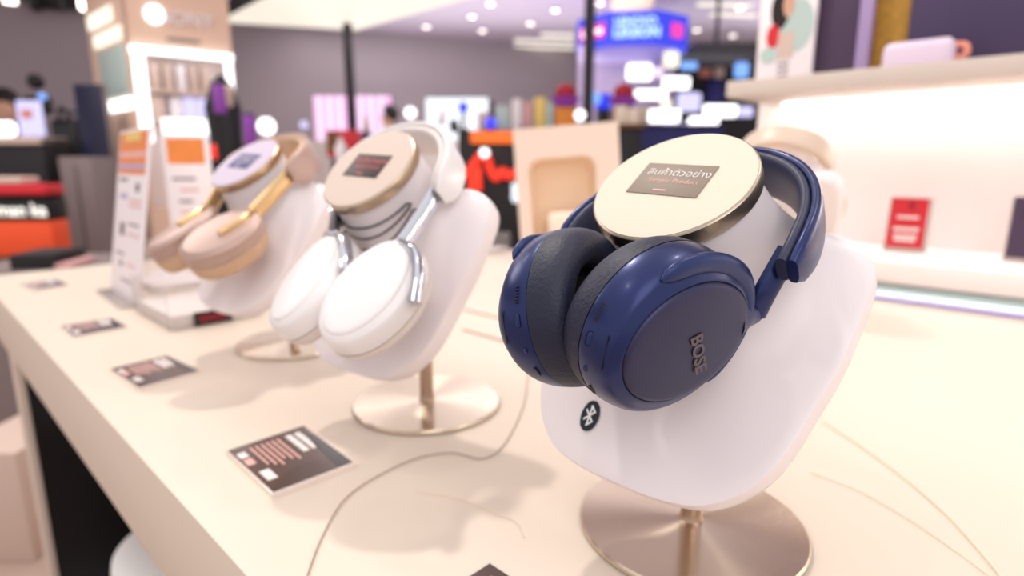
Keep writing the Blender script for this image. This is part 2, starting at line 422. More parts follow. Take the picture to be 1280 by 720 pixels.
def cup(root, fm, sy, P, logo=False, name_face='face_plate'):
    """ear cup in the frame fm (x to the arm, y up the side, z outward); sy=-1 mirrors it"""
    a1, b1, a2, b2, T, C = P['a1'], P['b1'], P['a2'], P['b2'], P['T'], P['C']
    mm = fm @ Matrix.Diagonal((1, sy, 1, 1))
    sh = MB()
    prof = [(-.0022, a1 - .001, b1 - .001), (-.0006, a1 + .0006, b1 + .0006), (-.0010, a1 + .0018, b1 + .0020), (-.0030, a1 + .0034, b1 + .0044)]
    for k in range(1, 9):
        t = k / 8; s = math.sin(t * PI / 2)
        prof.append((-.003 - (T - .003) * (1 - math.cos(t * PI / 2)) * .9 - (T - .003) * .1 * t, a1 + .0034 + (a2 - a1 - .0034) * s, b1 + .0044 + (b2 - b1 - .0044) * s))
    prof += [(-T - .0012, a2 - .0002, b2 - .0002), (-T - .0016, a2 - .0016, b2 - .0016)]
    sh.loft([ellp(a, b, z) for z, a, b in prof])
    # the neck that carries the arm
    if P.get('neck', True):
        nk = smooth_path([(a1 - .004, 0, -.0052), (a1 + .004, .001, -.0056), (a2 + .003, .0010, -.0060), (a2 + P['neckl'], .0005, -.0062)], 5)
        sh.tube([V(p) for p in nk], [.0115 - .0062 * (i / (len(nk) - 1)) ** .6 for i in range(len(nk))], 14, flat=(.62, 1.0))
    c = part('ear_cup', xform(sh, mm), P['shell'], root, ang=50)
    fp = MB()
    fr = [(-.0022, a1, b1), (-.0004, a1, b1), (.0005, a1 - .0006, b1 - .0006), (.0012, a1 * .93, b1 * .93)]
    for s in (.8, .6, .4, .2, .05): fr.append((.0012 + P.get('dome', .0022) * (1 - s * s) - P.get('dome', .0022) * (1 - .93 ** 2), a1 * s, b1 * s))
    fp.loft([ellp(a, b, z) for z, a, b in fr])
    part(name_face, xform(fp, mm), P['face'], c, ang=50)
    cu = MB(); z0 = -T - .0016
    cp = [(z0, a2 - .0014, b2 - .0014)]
    CT = C
    for k in range(0, 15):
        t = PI * k / 14
        w = P.get('padw', .0095)
        cp.append((z0 - CT / 2 + math.cos(t) * CT / 2 * 1.0, a2 - w + w * 1.05 * math.sin(t) ** .8 * (1 if k <= 7 else 1) if k <= 7 else a2 - w - w * (1 - math.sin(t) ** .8) * 0 + w * 1.05 * math.sin(t) ** .8, 0))
    # outer quarter, crown, inner wall
    w = P.get('padw', .0105)
    cp = []
    for k in range(25):
        t = PI * k / 24                       # 0 outside seam .. pi inside
        ct = math.cos(t); rad = math.copysign(abs(ct) ** .85, ct) * w; dep = max(0, math.sin(t)) ** .8
        cp.append((z0 - CT * dep, a2 - w + rad, b2 - w + rad))
    cu.loft([ellp(a, b, z) for z, a, b in cp], False, False)
    part('cushion', xform(cu, mm), P['pad'], c, ang=60)
    ins = MB().loft([ellp(a2 - 2 * w + .003, b2 - 2 * w + .003, z0 - .002), ellp((a2 - 2 * w) * .5, (b2 - 2 * w) * .5, z0 - .001)], True, True)
    part('speaker_mesh', xform(ins, mm), M['blackmesh'], c)
    if P.get('yoke'):
        y = MB(); pts = []; rr = []
        a, b = a1 + .0040, b1 + .0052
        t0, t1 = R(-58), R(118)
        n = 44
        for k in range(n + 1):
            u = k / n; t = t0 + (t1 - t0) * u
            z = -.0030
            x, yy = a * math.cos(t), b * math.sin(t)
            wdt = .0018 + (.0050 - .0018) * max(0, min(1, (u - .22) / .35))
            off = (wdt - .0018) * .75
            nx, ny = math.cos(t) / a, math.sin(t) / b; L = math.hypot(nx, ny)
            pts.append(V((x + nx / L * off, yy + ny / L * off, z - off * .55)))
            e = 1
            if u > .9: e = math.sqrt(max(.02, 1 - ((u - .9) / .1) ** 2))
            if u < .08: e = math.sqrt(max(.05, 1 - ((.08 - u) / .08) ** 2))
            rr.append(wdt * e)
        y.tube(pts, rr, 14, flat=(.62, 1.0), up=V((0, 0, 1)))
        part('yoke', xform(y, mm), P['yokem'], c)
    if P.get('ports'):
        def sp(th, z):
            # a point and a frame on the shell's side
            for (za, aa, ba), (zb, ab, bb) in zip(prof[:-1], prof[1:]):
                if zb <= z <= za:
                    f = (za - z) / (za - zb + 1e-9); a = aa + (ab - aa) * f; b = ba + (bb - ba) * f; break
            p = V((a * math.cos(th), b * math.sin(th), z)); tn = V((-a * math.sin(th), b * math.cos(th), 0)).normalized()
            nn = V((b * math.cos(th), a * math.sin(th), .012)).normalized(); nn = (nn + V((0, 0, .35))).normalized()
            nn = (nn - tn * nn.dot(tn)).normalized()
            return frame(p, tn, nn.cross(tn), nn)
        for k in range(6):
            part('microphone_slot', MB().box((0, 0, 0), (.00062, .0034, .0008), bev=.0002, m=mm @ sp(R(150) + k * .036, -.0150)), M['black'], c)
        part('button', MB().box((0, 0, .0001), (.0066, .0030, .0014), bev=.0012, seg=3, m=mm @ sp(R(172), -.0155)), M['navyl'], c)
        part('button', MB().box((0, 0, .0001), (.0030, .0022, .0010), bev=.0008, seg=3, m=mm @ sp(R(193), -.0158)), M['navyl'], c)
        part('usb_port', MB().box((0, 0, .0000), (.0062, .0022, .0008), bev=.0006, seg=3, m=mm @ sp(R(212), -.0160)), M['black'], c)
        part('seam_line', MB().box((0, 0, -.0002), (.016, .0003, .0006), m=mm @ sp(R(176), -.0065)), M['black'], c)
    if logo:
        lt = text_mb('BOSE', .0098, shear=.22, ext=.0001, bold=.0003)
        lm = fm @ frame((.0025, -.0040, .0036), (.40, -.9165, 0), (.9165, .40, 0), (0, 0, 1))
        xform(lt, lm ); part('lettering', lt, M['logo'], c)
    return c


def band(root, O, F, Vv, A, P):
    w, L, h, th, he = P['bw'], P['bl'], P['bh'], P['bt'], P['bhe']
    n = 44
    path = []
    for k in range(n + 1):
        phi = PI * k / n
        path.append((w * math.cos(phi), -L * math.sin(phi) ** .92))
    path = [(path[0][0] * .985, path[0][1] + .006)] + path + [(path[-1][0] * .985, path[-1][1] + .006)]
    def sec(mb, r0, r1, inset, ns=20, ex=3.2, wob=1):
        rings = []
        for i, (v, u) in enumerate(path):
            v0, u0 = path[max(i - 1, 0)]; v1, u1 = path[min(i + 1, len(path) - 1)]
            t = V((v1 - v0, u1 - u0, 0)).normalized(); nr = V((t.y, -t.x, 0))        # outward
            if nr.dot(V((v, u, 0)) - V((0, -L * .2, 0))) < 0: nr = -nr
            e = min(i, len(path) - 1 - i); q = min(1, (e + .15) / 3.6); tap = math.sqrt(1 - (1 - q) ** 2)
            mid = min(1, e / 12.0); mid = mid * mid * (3 - 2 * mid)
            hh = (he + (h - he) * mid) / 2 - inset
            rad = (r1 - r0) / 2; rc = (r0 + r1) / 2
            ring = []
            for j in range(ns):
                a = 2 * PI * j / ns; ca, sa = math.cos(a), math.sin(a)
                dr = math.copysign(abs(ca) ** (2 / ex), ca) * rad * (.80 + .20 * tap) + rc
                da = math.copysign(abs(sa) ** (2 / ex), sa) * hh * (.30 + .70 * tap)
                p2 = V((v, u, 0)) + nr * dr
                ring.append(O + Vv * p2.x + F * p2.y + A * da)
            rings.append(ring)
        return mb.loft(rings)
    part('headband', sec(MB(), th * .60, th, 0, ex=2.8), P['bandm'], root, ang=60)
    part('headband_pad', sec(MB(), th * P.get('pad0', .16), th * .72, P.get('padin', .0012), ex=2.6), P['bandpad'], root, ang=60)


def make_headphones(label, O, F, Vv, A, cups, P, arms=True, logo=False, group='headphones on the busts'):
    """cups: list of (centre, n, d, sy, side) in world space"""
    root = thing('headphones', label, 'headphones', O, 0, group)
    Tm = Matrix.Translation(-O)
    z = V((0, 0, 0))
    band(root, z, F, Vv, A, P)
    for c, n, d, sy, side in cups:
        n = n.normalized(); d = (d - n * d.dot(n)).normalized(); e = n.cross(d)
        fm = frame(c - O, d, e, n)
        cup(root, fm, sy, P, logo and side > 0)
        end = Vv * (side * P['bw'] * .98) + F * .004 + Vv * (side * P['bt'] * .35)
        st = fm @ V((P['a2'] + P['neckl'] - .003, 0, -.0062)) if P.get('neck', True) else fm @ V((P['a1'] + .001, 0, P.get('armz', -.002)))
        mid = st.lerp(end, .5) + Vv * (side * P.get('armbow', .0))
        pth = smooth_path([st, mid, end - F * .012], 7)
        part('slider_arm', MB().tube(pth, P['armr'], 16, flat=P.get('armflat', (1.0, .55)), up=A), P['armm'], root)
        if P.get('sidearm'):
            q = [fm @ V(p) for p in P['sidearm']]
            part('side_yoke', MB().tube(smooth_path([st] + q, 6), P['sidear'], 14, flat=(1, .6), up=n), P['armm'], root)
    return root


# ================================================================== build: table
TX0, TX1, TY0, TY1 = .118, 1.24, -1.3, 1.74
tb = thing('display_table', 'long cream display table with thick edge and black cabinet below', 'table', (TX0, 0, 0))
part('tabletop', MB().box(((TX1 - TX0) / 2, (TY0 + TY1) / 2, TZ - .0515), (TX1 - TX0, TY1 - TY0, .103), bev=.0015), M['table'], tb)
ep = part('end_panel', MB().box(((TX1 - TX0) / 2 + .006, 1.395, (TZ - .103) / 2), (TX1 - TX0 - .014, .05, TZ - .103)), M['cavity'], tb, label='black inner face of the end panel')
part('front_edge', MB().box((.006, 1.396, (TZ - .103) / 2), (.012, .056, TZ - .103), bev=.001), M['apron'], ep)
part('outer_face', MB().box(((TX1 - TX0) / 2 + .006, 1.424, (TZ - .103) / 2), (TX1 - TX0 - .014, .006, TZ - .103)), M['apron'], ep)
part('end_panel', MB().box(((TX1 - TX0) / 2, TY0 + .03, (TZ - .103) / 2), (TX1 - TX0 - .002, .05, TZ - .103), bev=.001), M['apron'], tb)
cb = MB(); cb.box((.64, .035, .40), (.68, 2.66, .79)); part('base_cabinet', cb, M['cavity'], tb, label='black cabinet under the tabletop')
for x, y0, y1 in ((.572, .55, .655), (.658, .635, .75)):
    part('cable_slot', MB().box((x - TX0, (y0 + y1) / 2, TZ + .0002), (.006, y1 - y0, .0006)), M['groove'], tb)

# white stool under the table edge
sp_ = onx(158, 716, .16); sp_ = V((.275, .930, .63))
t = thing('stool', 'white rounded stool tucked under the table edge', 'stool', (sp_.x, sp_.y, 0))
part('seat', MB().lathe([(.02, .525), (.09, .528), (.122, .54), (.130, .555), (.128, .568), (.11, .576), (.05, .574), (.01, .573)], 40), M['wht'], t)
part('pedestal', MB().lathe([(.12, 0), (.12, .012), (.03, .03), (.024, .05), (.024, .51), (.05, .527)], 32), M['chrome'], t)

# ================================================================== stands and headphones
B1 = V((.352, .170, TZ)); B2 = V((.358, .468, TZ)); B3 = V((.363, .768, TZ))
def plate_gy(px, py, loc):
    n = PN; P0 = loc + PB; r = ray(px, py); tt = (P0 - EYE).dot(n) / r.dot(n); q = EYE + r * tt - P0
    return q.dot(G), q.y
EMB = (.030, .0435)
EMB = plate_gy(739, 521, B1)
s1, q1, s1bust = make_stand('white bust on a steel disc carrying the navy headphones, dark oval emblem on it', B1, 0, 0, 0, M['captop'], M['rim'], M['sticker'], (M['stext'], M['stextp']), True)
s2, q2, s2bust = make_stand('white bust on a steel disc carrying the white chrome-armed headphones', B2, R(9), R(7), .014, M['captop2'], M['rimg'], M['stickerd'], (M['stextr'], M['stextr']), stretch=1.12)
s3, q3, s3bust = make_stand('white bust on a steel disc carrying the rose-beige gold-armed headphones', B3, R(10), R(1), .013, M['captop3'], M['rimg'], M['stickerb'], (M['stext'], M['stext']), stretch=1.16)
B4 = V((.965, .362, TZ))
s4, q4, s4bust = make_stand('white bust behind the navy headphones, turned away, carrying cream headphones', B4, PI + R(5), R(2), .030, M['captop2'], M['rimg'], M['stickerd'], (M['stextr'], M['stextr']))

# navy headphones
BETA = R(27)
P1 = dict(a1=.0395, b1=.0285, a2=.0468, b2=.0412, T=.0195, C=.0180, padw=.0108, shell=M['navy'], face=M['navyf'], pad=M['navypad'], yoke=True, yokem=M['navyl'], ports=True, neckl=.010,
          bw=.0562, bl=.082, bh=.0290, bt=.0170, bhe=.0255, padin=.0004, pad0=.28, bandm=M['navy'], bandpad=M['navysoft'], armr=.0062, armflat=(1.0, .5), armm=M['navy'])
O1 = V((.2955, .166, 1.0975))
F1 = V((-math.cos(BETA), 0, -math.sin(BETA))); V1 = V((0, -1, 0)); A1 = F1.cross(V1) 
c1 = V((.2393, .1212, 1.0650)); n1 = V((-.206, -.956, -.21)); d1 = V((.973, -.222, .055))
my = lambda v: V((v.x, -v.y, v.z))
c1m = V((c1.x, 2 * .166 - c1.y, c1.z))
make_headphones('navy over-ear headphones hanging round the neck of the nearest white bust', O1, F1, V1, A1,
                [(c1, n1, d1, 1, 1), (c1m, my(n1), my(d1), -1, -1)], P1, logo=True)


def flat_headphones(label, loc, yaw, q, P, off, spread, fwd, drop, tilt=0, lat=0, grp='headphones on the busts'):
    """headphones worn flat round a bust's neck: both cups face up along the neck"""
    W = Matrix.Translation(loc) @ Matrix.Rotation(yaw, 4, 'Z') @ q
    W3 = W.to_3x3()
    A = (W3 @ AX).normalized(); Vv = (W3 @ V((0, -1, 0))).normalized(); F = -(W3 @ BX).normalized()
    O = W @ (CAPC - AX * off[0] + BX * off[1])
    if tilt:
        rm = Matrix.Rotation(tilt, 3, Vv); A = rm @ A; F = rm @ F
    cups = []
    for sd in (1, -1):
        n = (A + Vv * (sd * P.get('splay', .10)) + F * P.get('nod', 0)).normalized()
        cups.append((O + Vv * (sd * spread + lat) + F * fwd + A * drop, n, -F + Vv * (sd * .12), 1 if sd > 0 else -1, sd))
    return make_headphones(label, O, F, Vv, A, cups, P, group=grp)


P2 = dict(a1=.0440, b1=.0280, a2=.0505, b2=.0368, T=.018, C=.014, padw=.0105, shell=M['hpw'], face=M['hpw'], pad=M['hpwpad'], neck=False, neckl=.004, armz=-.004,
          bw=.0545, bl=.054, bh=.036, bt=.017, bhe=.033, bandm=M['hpw'], bandpad=M['hpwpad'], armr=.0085, armflat=(1.0, .4), armm=M['chrome'], dome=.003, splay=.15, armbow=.002,
          sidearm=[(.040, -.018, -.002), (.024, -.032, -.004), (.006, -.0405, -.009)], sidear=.0070)
flat_headphones('white over-ear headphones with chrome arms on the middle bust', B2, R(9), q2, P2, (.029, .003), .037, .110, .013, lat=.029)
P3 = dict(P2, shell=M['hpb'], face=M['hpb'], pad=M['hpbpad'], bandm=M['hpb'], bandpad=M['hpbpad'], armm=M['gold'], bh=.040, bhe=.037, bl=.052, a1=.0440, b1=.0350, a2=.0470, sidearm=[(.030, -.012, .001), (.010, -.014, .003), (-.006, -.014, .003)], sidear=.0062, armr=.0100, T=.016, C=.022, padw=.0115)
flat_headphones('rose-beige over-ear headphones with gold arms on the farthest bust', B3, R(10), q3, P3, (.024, .011), .042, .112, -.010, tilt=-R(9), lat=.009)
P4 = dict(P2, shell=M['hpc'], face=M['hpc'], pad=M['hpcpad'], bandm=M['hpc'], bandpad=M['hpcpad'], armm=M['silver'], bh=.036, bhe=.032)
flat_headphones('cream over-ear headphones on the bust that faces away behind the navy ones', B4, PI + R(5), q4, P4, (.026, .004), .046, .100, .012)


# ================================================================== small things on the table
def card(label, pts, m, zt=.004, seed=0, glare=False):
    """pts: four corners on the table (a: back left, b: back right, c: front right, d: front left)"""
    a, b, c, d = [V((p.x, p.y, 0)) for p in pts]
    cen = (a + b + c + d) / 4
    root = thing('price_card', label, 'price card', (cen.x, cen.y, TZ), 0, 'price cards on the table')
    def q(u, v, z, g=1.0):
        p = a.lerp(b, u).lerp(d.lerp(c, u), v) - cen
        return V((p.x * g, p.y * g, z))
    holder = MB(); holder.loft([[q(u, v, z, g) for u, v in ((0, 0), (1, 0), (1, 1), (0, 1))] for z, g in ((0, 1.05), (.0030, 1.05), (.0033, 1.04))])
    part('acrylic_holder', holder, M['holder'], root)
    sheet = MB(); sheet.loft([[q(u, v, z) for u, v in ((0, 0), (1, 0), (1, 1), (0, 1))] for z in (.0032, .0038)])
    sh = part('printed_sheet', sheet, m, root)
    def bar(u0, v0, u1, v1, mm, nm='print_line'):
        b_ = MB(); b_.loft([[q(u, v, z) for u, v in ((u0, v0), (u1, v0), (u1, v1), (u0, v1))] for z in (.0037, .0039)]); part(nm, b_, mm, sh)
    # v runs along the writing, u across the lines (title towards u=1)
    bar(.80, .10, .88, .52, M['stext']); bar(.68, .10, .76, .52, M['stext'])
    for i in range(6): bar(.56 - i * .07, .10, .585 - i * .07, .62 - .05 * (i % 3), M['stextp'])
    bar(.03, .14, .13, .26, M['stext'], 'print_block'); bar(.03, .30, .13, .43, M['stextp'], 'print_block')
    bar(.06, .60, .18, .80, M['stext'], 'price')
    b_ = MB(); b_.loft([[q(u, v, z) for u, v in ((.90, .14), (1, .28), (1, .98), (.80, .98), (.84, .60))] for z in (.0037, .0039)]); part('picture', b_, M['cardn'], sh)
    return root


def cz(*pp): return [onz(px, py, TZ) for px, py in pp]
card('brown printed price card nearest the navy headphones', [V((.172, .503, 0)), V((.240, .503, 0)), V((.235, .409, 0)), V((.169, .411, 0))], M['cardb'])
card('brown-grey price card in front of the white headphones', [V((.158, .818, 0)), V((.220, .826, 0)), V((.228, .735, 0)), V((.163, .725, 0))], M['cardb'])
card('grey price card with a white glare, beside the rose-beige headphones', [V((.157, 1.098, 0)), V((.221, 1.096, 0)), V((.224, 1.020, 0)), V((.157, 1.014, 0))], M['cardg'])
card('grey price card farthest down the table, near its end', [V((.166, 1.550, 0)), V((.224, 1.569, 0)), V((.232, 1.477, 0)), V((.175, 1.456, 0))], M['cardg'])
card('price card at the near edge, only its corner showing', [V((.163, .236, 0)), V((.2245, .236, 0)), V((.2245, .145, 0)), V((.163, .145, 0))], M['cardb'])


def cable(label, pts, r, m, name='cable', z=None):
    pts = [V(p) for p in pts]
    return single(name, MB().tube(smooth_path(pts, 10), r, 8), m, label, 'cable')


zc = TZ + .0012
def cpt(px, py, dz=.0012): return onz(px, py, TZ + dz)
cable('thin grey cable curving over the table past the middle stand', [V((.571, .50, zc)), cpt(662, 462), cpt(655, 505), cpt(632, 553), cpt(604, 573), cpt(565, 566), cpt(520, 573), cpt(470, 596), cpt(430, 625), cpt(402, 672), cpt(383, 722), cpt(376, 745)], .0006, M['wire'])
cable('cream cable running over the table beyond the near stand', [cpt(1030, 528), cpt(1080, 560), cpt(1130, 597), cpt(1180, 640), cpt(1222, 685), cpt(1252, 722), cpt(1265, 745)], .0007, M['wirec'])
cable('second cream cable close by the near stand', [cpt(1012, 590), cpt(1070, 612), cpt(1130, 645), cpt(1190, 685), cpt(1240, 722)], .0004, M['wirec'])
cable('faint cream cable looping between the two nearer stands', [cpt(520, 614), cpt(570, 622), cpt(615, 640), cpt(645, 652), cpt(656, 672)], .0003, M['wirec'])

# black tether wound round the middle bust's neck
W2 = Matrix.Translation(B2) @ Matrix.Rotation(R(9), 4, 'Z') @ q2
tb_ = BVHTree.FromPolygons([tuple(p) for p in s2bust.v], s2bust.f)
W2n = Matrix.Translation(B2) @ Matrix.Rotation(R(9), 4, 'Z'); ax2 = (q2.to_3x3() @ AX).normalized(); cc2 = q2 @ CAPC; bx2 = (q2.to_3x3() @ BX).normalized()
tether = []
for k in range(0, 121):
    t = k / 120; lp = t * 3; u = lp % 1.0
    u = u if int(lp) % 2 == 0 else 1 - u
    ph = R(104) + R(146) * u
    dep = .020 + .003 * int(lp) + (.004 + .007 * int(lp)) * math.sin(PI * u) + .0025 * u
    cd_ = bx2 * math.cos(ph) + YX * math.sin(ph)
    p0_ = cc2 - ax2 * dep + cd_ * .14
    h_, n_, i_, d_ = tb_.ray_cast(p0_, -cd_)
    tether.append(W2n @ ((h_ + cd_ * (.0014 + .0004 * int(lp))) if h_ else (cc2 - ax2 * dep + cd_ * .052)))
single('security_tether', MB().tube(tether, .0008, 8), M['wirek'], "thin black tether looped round the middle bust's neck", 'cable')

# tall printed sign
bl = V((.283, 1.377, TZ)); br = V((.275, 1.163, TZ))
sg = thing('price_list_sign', 'tall narrow white price list with an orange picture on top', 'sign', ((bl.x + br.x) / 2, (bl.y + br.y) / 2, TZ))
xx = (br - bl).normalized(); upv = V((.052, 0, .303)).normalized(); nn = xx.cross(upv)
fmS = frame((0, 0, .004), xx, upv, nn); W_, H_ = .215, .305
part('board', MB().box((0, H_ / 2, -.002), (W_, H_, .004), bev=.0006, m=fmS), M['paper'], sg)
pic = part('picture', MB().box((0, H_ * .86, .0004), (W_ * .92, H_ * .25, .0006), m=fmS), M['orange'], sg)
part('picture_band', MB().box((0, H_ * .955, .0009), (W_ * .5, H_ * .05, .0005), m=fmS), M['yellow'], pic)
part('picture_band', MB().box((0, H_ * .85, .0009), (W_ * .9, H_ * .035, .0005), m=fmS), M['pinkp'], pic)
part('picture_band', MB().box((0, H_ * .78, .0009), (W_ * .9, H_ * .03, .0005), m=fmS), M['plilac'], pic)
for i, (x, y, w, h, k) in enumerate([(-.25, .70, .3, .018, 'ink'), (.25, .66, .12, .05, 'ink'), (-.2, .60, .25, .03, 'plilac'), (.2, .58, .4, .012, 'inkp'), (.2, .55, .4, .012, 'inkp'), (-.18, .40, .16, .075, 'ink'), (.2, .44, .36, .012, 'ink'), (.2, .38, .4, .012, 'inkp'), (-.2, .25, .3, .012, 'ink'), (-.15, .19, .1, .03, 'ink'), (.2, .2, .3, .012, 'inkp'), (.1, .10, .4, .012, 'ink')]):
    part('print_line', MB().box((x * W_, y * H_, .0003), (w * W_, h * H_, .0005), m=fmS), M[k], sg)
part('stand_foot', MB().box((0, 0, .002), (.05, .2, .004), rz=math.atan2(xx.y, xx.x) - PI / 2, bev=.0008), M['acrw'], sg)


def acrylic_case(name, label, x0, y0, x1, y1, h, th=.003):
    """clear open-topped case, base corner at x0,y0"""
    root = thing(name, label, 'display case', (x0, y0, TZ)); w, d = x1 - x0, y1 - y0
    for a, b in (((w / 2, th / 2, h / 2), (w, th, h)), ((w / 2, d - th / 2, h / 2), (w, th, h)), ((th / 2, d / 2, h / 2), (th, d - 2 * th, h)), ((w - th / 2, d / 2, h / 2), (th, d - 2 * th, h))):
        part('clear_panel', MB().box(a, b, bev=.0004), M['acr'], root)
    return root, w, d


cs, w, d = acrylic_case('acrylic_case', 'clear acrylic case with a white plinth beside the rose-beige headphones', .262, .955, .400, 1.135, .062)
pl_ = part('plinth', MB().box((w / 2, d / 2, .011), (w - .012, d - .012, .020), bev=.001), M['unit'], cs)
lab = part('label_plate', MB().box((w * .46, .0005, .0125), (.056, .003, .021), bev=.0006), M['black'], cs, label='black label with dark red print')
part('print_line', MB().box((w * .46, -.0013, .0145), (.044, .0006, .0045)), M['redd'], lab)
part('print_line', MB().box((w * .46, -.0013, .0085), (.040, .0006, .0030)), M['redd'], lab)
cs2, w, d = acrylic_case('acrylic_case', 'clear acrylic case standing behind the tall price list', .325, 1.28, .45, 1.47, .085)
part('white_tray', MB().box((w / 2, d / 2, .006), (w - .01, d - .01, .010), bev=.001), M['paper'], cs2)
cs3, w, d = acrylic_case('acrylic_case', 'small clear acrylic frame standing beyond the middle bust', 1.14, 1.18, 1.215, 1.24, .055)
part('white_tray', MB().box((w / 2, d / 2, .006), (w - .01, d - .01, .010), bev=.001), M['paper'], cs3)

# second table-top board with an orange heading
def upright(name, label, cat, px0, py0, px1, py1, d, thick, z0=None, yaw=0, group=None):
    """an upright box facing the camera's way; returns root (origin bottom centre of the front), w, h"""
    c = at((px0 + px1) / 2, (py0 + py1) / 2, d); w = (px1 - px0) * d / FPX
    zt = at((px0 + px1) / 2, py0, d).z; zb = at((px0 + px1) / 2, py1, d).z if z0 is None else z0
    root = thing(name, label, cat, (c.x, c.y, zb), AZ - PI / 2 + yaw, group)
    return root, w, zt - zb


t, w, h = upright('info_board', 'white info board with an orange heading behind the rose-beige headphones', 'sign', 208, 170, 266, 300, 1.52, .004, TZ)
part('board', MB().box((0, .003, h / 2), (w, .006, h), bev=.001), M['paper'], t)
part('heading', MB().box((0, -.0005, h * .88), (w * .8, .001, h * .2)), M['orange'], t)
for i in range(5): part('print_line', MB().box((-.1 * w + .1 * w * (i % 2), -.0005, h * (.66 - .09 * i)), (w * (.5 - .1 * (i % 3)), .001, h * .02)), M['inkp'] if i % 2 else M['ink'], t)
part('foot', MB().box((0, .03, .003), (w * .8, .07, .006), bev=.001), M['acrw'], t)

# peach earbud display
pp = thing('earbud_display', 'peach display panel with a rounded tan recess and a small box in it', 'display', (1.186, .930, TZ), AZ - PI / 2 - R(2))
rl = Matrix.Rotation(R(-4.5), 4, 'Y') @ Matrix.Rotation(R(-3), 4, 'X')
w, h = .258, .305
part('plinth', MB().box((0, .04, .018), (w * .9, .12, .036), bev=.004), M['peach'], pp)
def rrect(x0, z0, x1, z1, r, y, n=6, top_only=False):
    out = []
    for cx, cz_, a0 in ((x1 - r, z1 - r, 0), (x0 + r, z1 - r, 90), (x0 + r, z0 + r, 180), (x1 - r, z0 + r, 270)):
        for k in range(n + 1):
            a = R(a0 + 90 * k / n); out.append(V((cx + r * math.cos(a), y, cz_ + r * math.sin(a))))
    return out
ry0, rx0, rx1, rz1 = .008, -.098, .070, .262
fr = MB()
o_ = rrect(-w / 2, .032, w / 2, h + .032, .004, 0); i_ = rrect(rx0, .038, rx1, rz1, .03, 0)
fr.loft([rrect(-w / 2, .032, w / 2, h + .032, .004, .014), o_, i_, rrect(rx0 + .003, .040, rx1 - .003, rz1 - .003, .028, .010)], False, False)
part('panel_frame', xform(fr, rl), M['peach'], pp)
rc = MB(); rc.loft([rrect(rx0, .038, rx1, rz1, .03, .0015), rrect(rx0 + .010, .044, rx1 - .016, rz1 - .012, .03, .046), rrect(rx0 + .03, .06, rx1 - .03, rz1 - .03, .03, .048)], False, True)
part('recess', xform(rc, rl), M['peachd'], pp)
part('box', xform(MB().box((-.005, .018, .085), (.105, .045, .085), bev=.012, seg=3), rl), M['creamw'], pp, label='small cream box in the recess')

# ================================================================== wall unit on the far side of the table
wu = thing('wall_unit', 'white lit wall shelving behind the table with a thick upper shelf', 'shelving', (1.25, 0, 0))
part('back_panel', MB().box((.28, -.30, 1.06), (.06, 1.84, .52)), M['unit'], wu)
part('lower_ledge', MB().box((.125, -.36, .950), (.25, 1.86, .040), bev=.002), M['unit'], wu)
part('upper_shelf', MB().box((.15, -.33, 1.2945), (.30, 1.836, .032), bev=.002), M['shelf'], wu)
part('plinth', MB().box((.16, -.36, .43), (.26, 1.86, .86)), M['unit'], wu)
ls = part('light_strip', MB().box((.235, -.35, 1.2755), (.03, 1.80, .006)), M['e_led'], wu, label='white light strip under the upper shelf')
part('glass_edge', MB().box((.03, -.36, .920), (.05, 1.86, .012), bev=.001), M['tealp'], wu)
part('light_edge', MB().box((.012, -.47, .908), (.020, 1.52, .012), bev=.001), M['e_cyan'], wu, label='pale cyan light edge')
part('violet_edge', MB().box((-.001, -.47, .9025), (.006, 1.52, .003)), M['e_violet'], wu, label='violet light line')
part('dark_gap', MB().box((.012, .345, .904), (.020, .10, .008)), M['dark'], wu)

def leaning(name, label, cat, x, y0, y1, z0, z1, lean, th, m, grp=None):
    root = thing(name, label, cat, (x, (y0 + y1) / 2, z0), 0, grp)
    q = Matrix.Rotation(lean, 4, 'Y')
    return root, q, abs(y1 - y0), z1 - z0
t, q, w, h = leaning('red_card', 'red card with white print leaning on the lower ledge', 'card', 1.405, .228, .302, .9705, 1.078, R(8), .004, None)
b_ = part('holder', MB().box((.003, 0, h / 2), (.004, w, h), bev=.001, m=q), M['acrw'], t)
b_ = part('sheet', MB().box((0, .002, h / 2 + .004), (.002, w * .86, h * .92), m=q), M['red'], t)
for z, hh, ww in ((.64, .05, .5), (.42, .06, .6), (.30, .05, .55), (.22, .06, .5)): part('print_line', MB().box((-.0013, .002, h * z), (.0008, w * ww, h * hh), m=q), M['stext'], b_)
part('picture', MB().box((-.0013, -.002, h * .86), (.0008, w * .14, h * .14), m=q), M['redd'], b_)
t, q, w, h = leaning('violet_card', 'dark violet card at the right end of the lower ledge', 'card', 1.40, .045, .110, .9705, 1.085, R(8), .004, None)
part('holder', MB().box((.003, 0, h / 2), (.004, w, h), bev=.001, m=q), M['acrw'], t)
part('sheet', MB().box((0, 0, h / 2 + .004), (.002, w * .9, h * .95), m=q), M['plum'], t)
SZ = 1.3105
def shelfboard(name, label, cat, px0, px1, x, z1, m, th=.01):
    a = onx(px0, 95, x).y; b = onx(px1, 95, x).y
    root = thing(name, label, cat, (x, (a + b) / 2, SZ))
    o = part('board', MB().box((th / 2, 0, (z1 - SZ) / 2), (th, abs(a - b), z1 - SZ), bev=.001), m, root)
    return root, o, abs(a - b), z1 - SZ
t, o, w, h = shelfboard('portrait_poster', 'white poster of a dark-haired woman in red on the shelf', 'poster', 944, 1013, 1.40, 1.52, M['paper'])
ps = MB(); fq = frame((-.0008, 0, 0), (0, -1, 0), (0, 0, 1), (1, 0, 0))
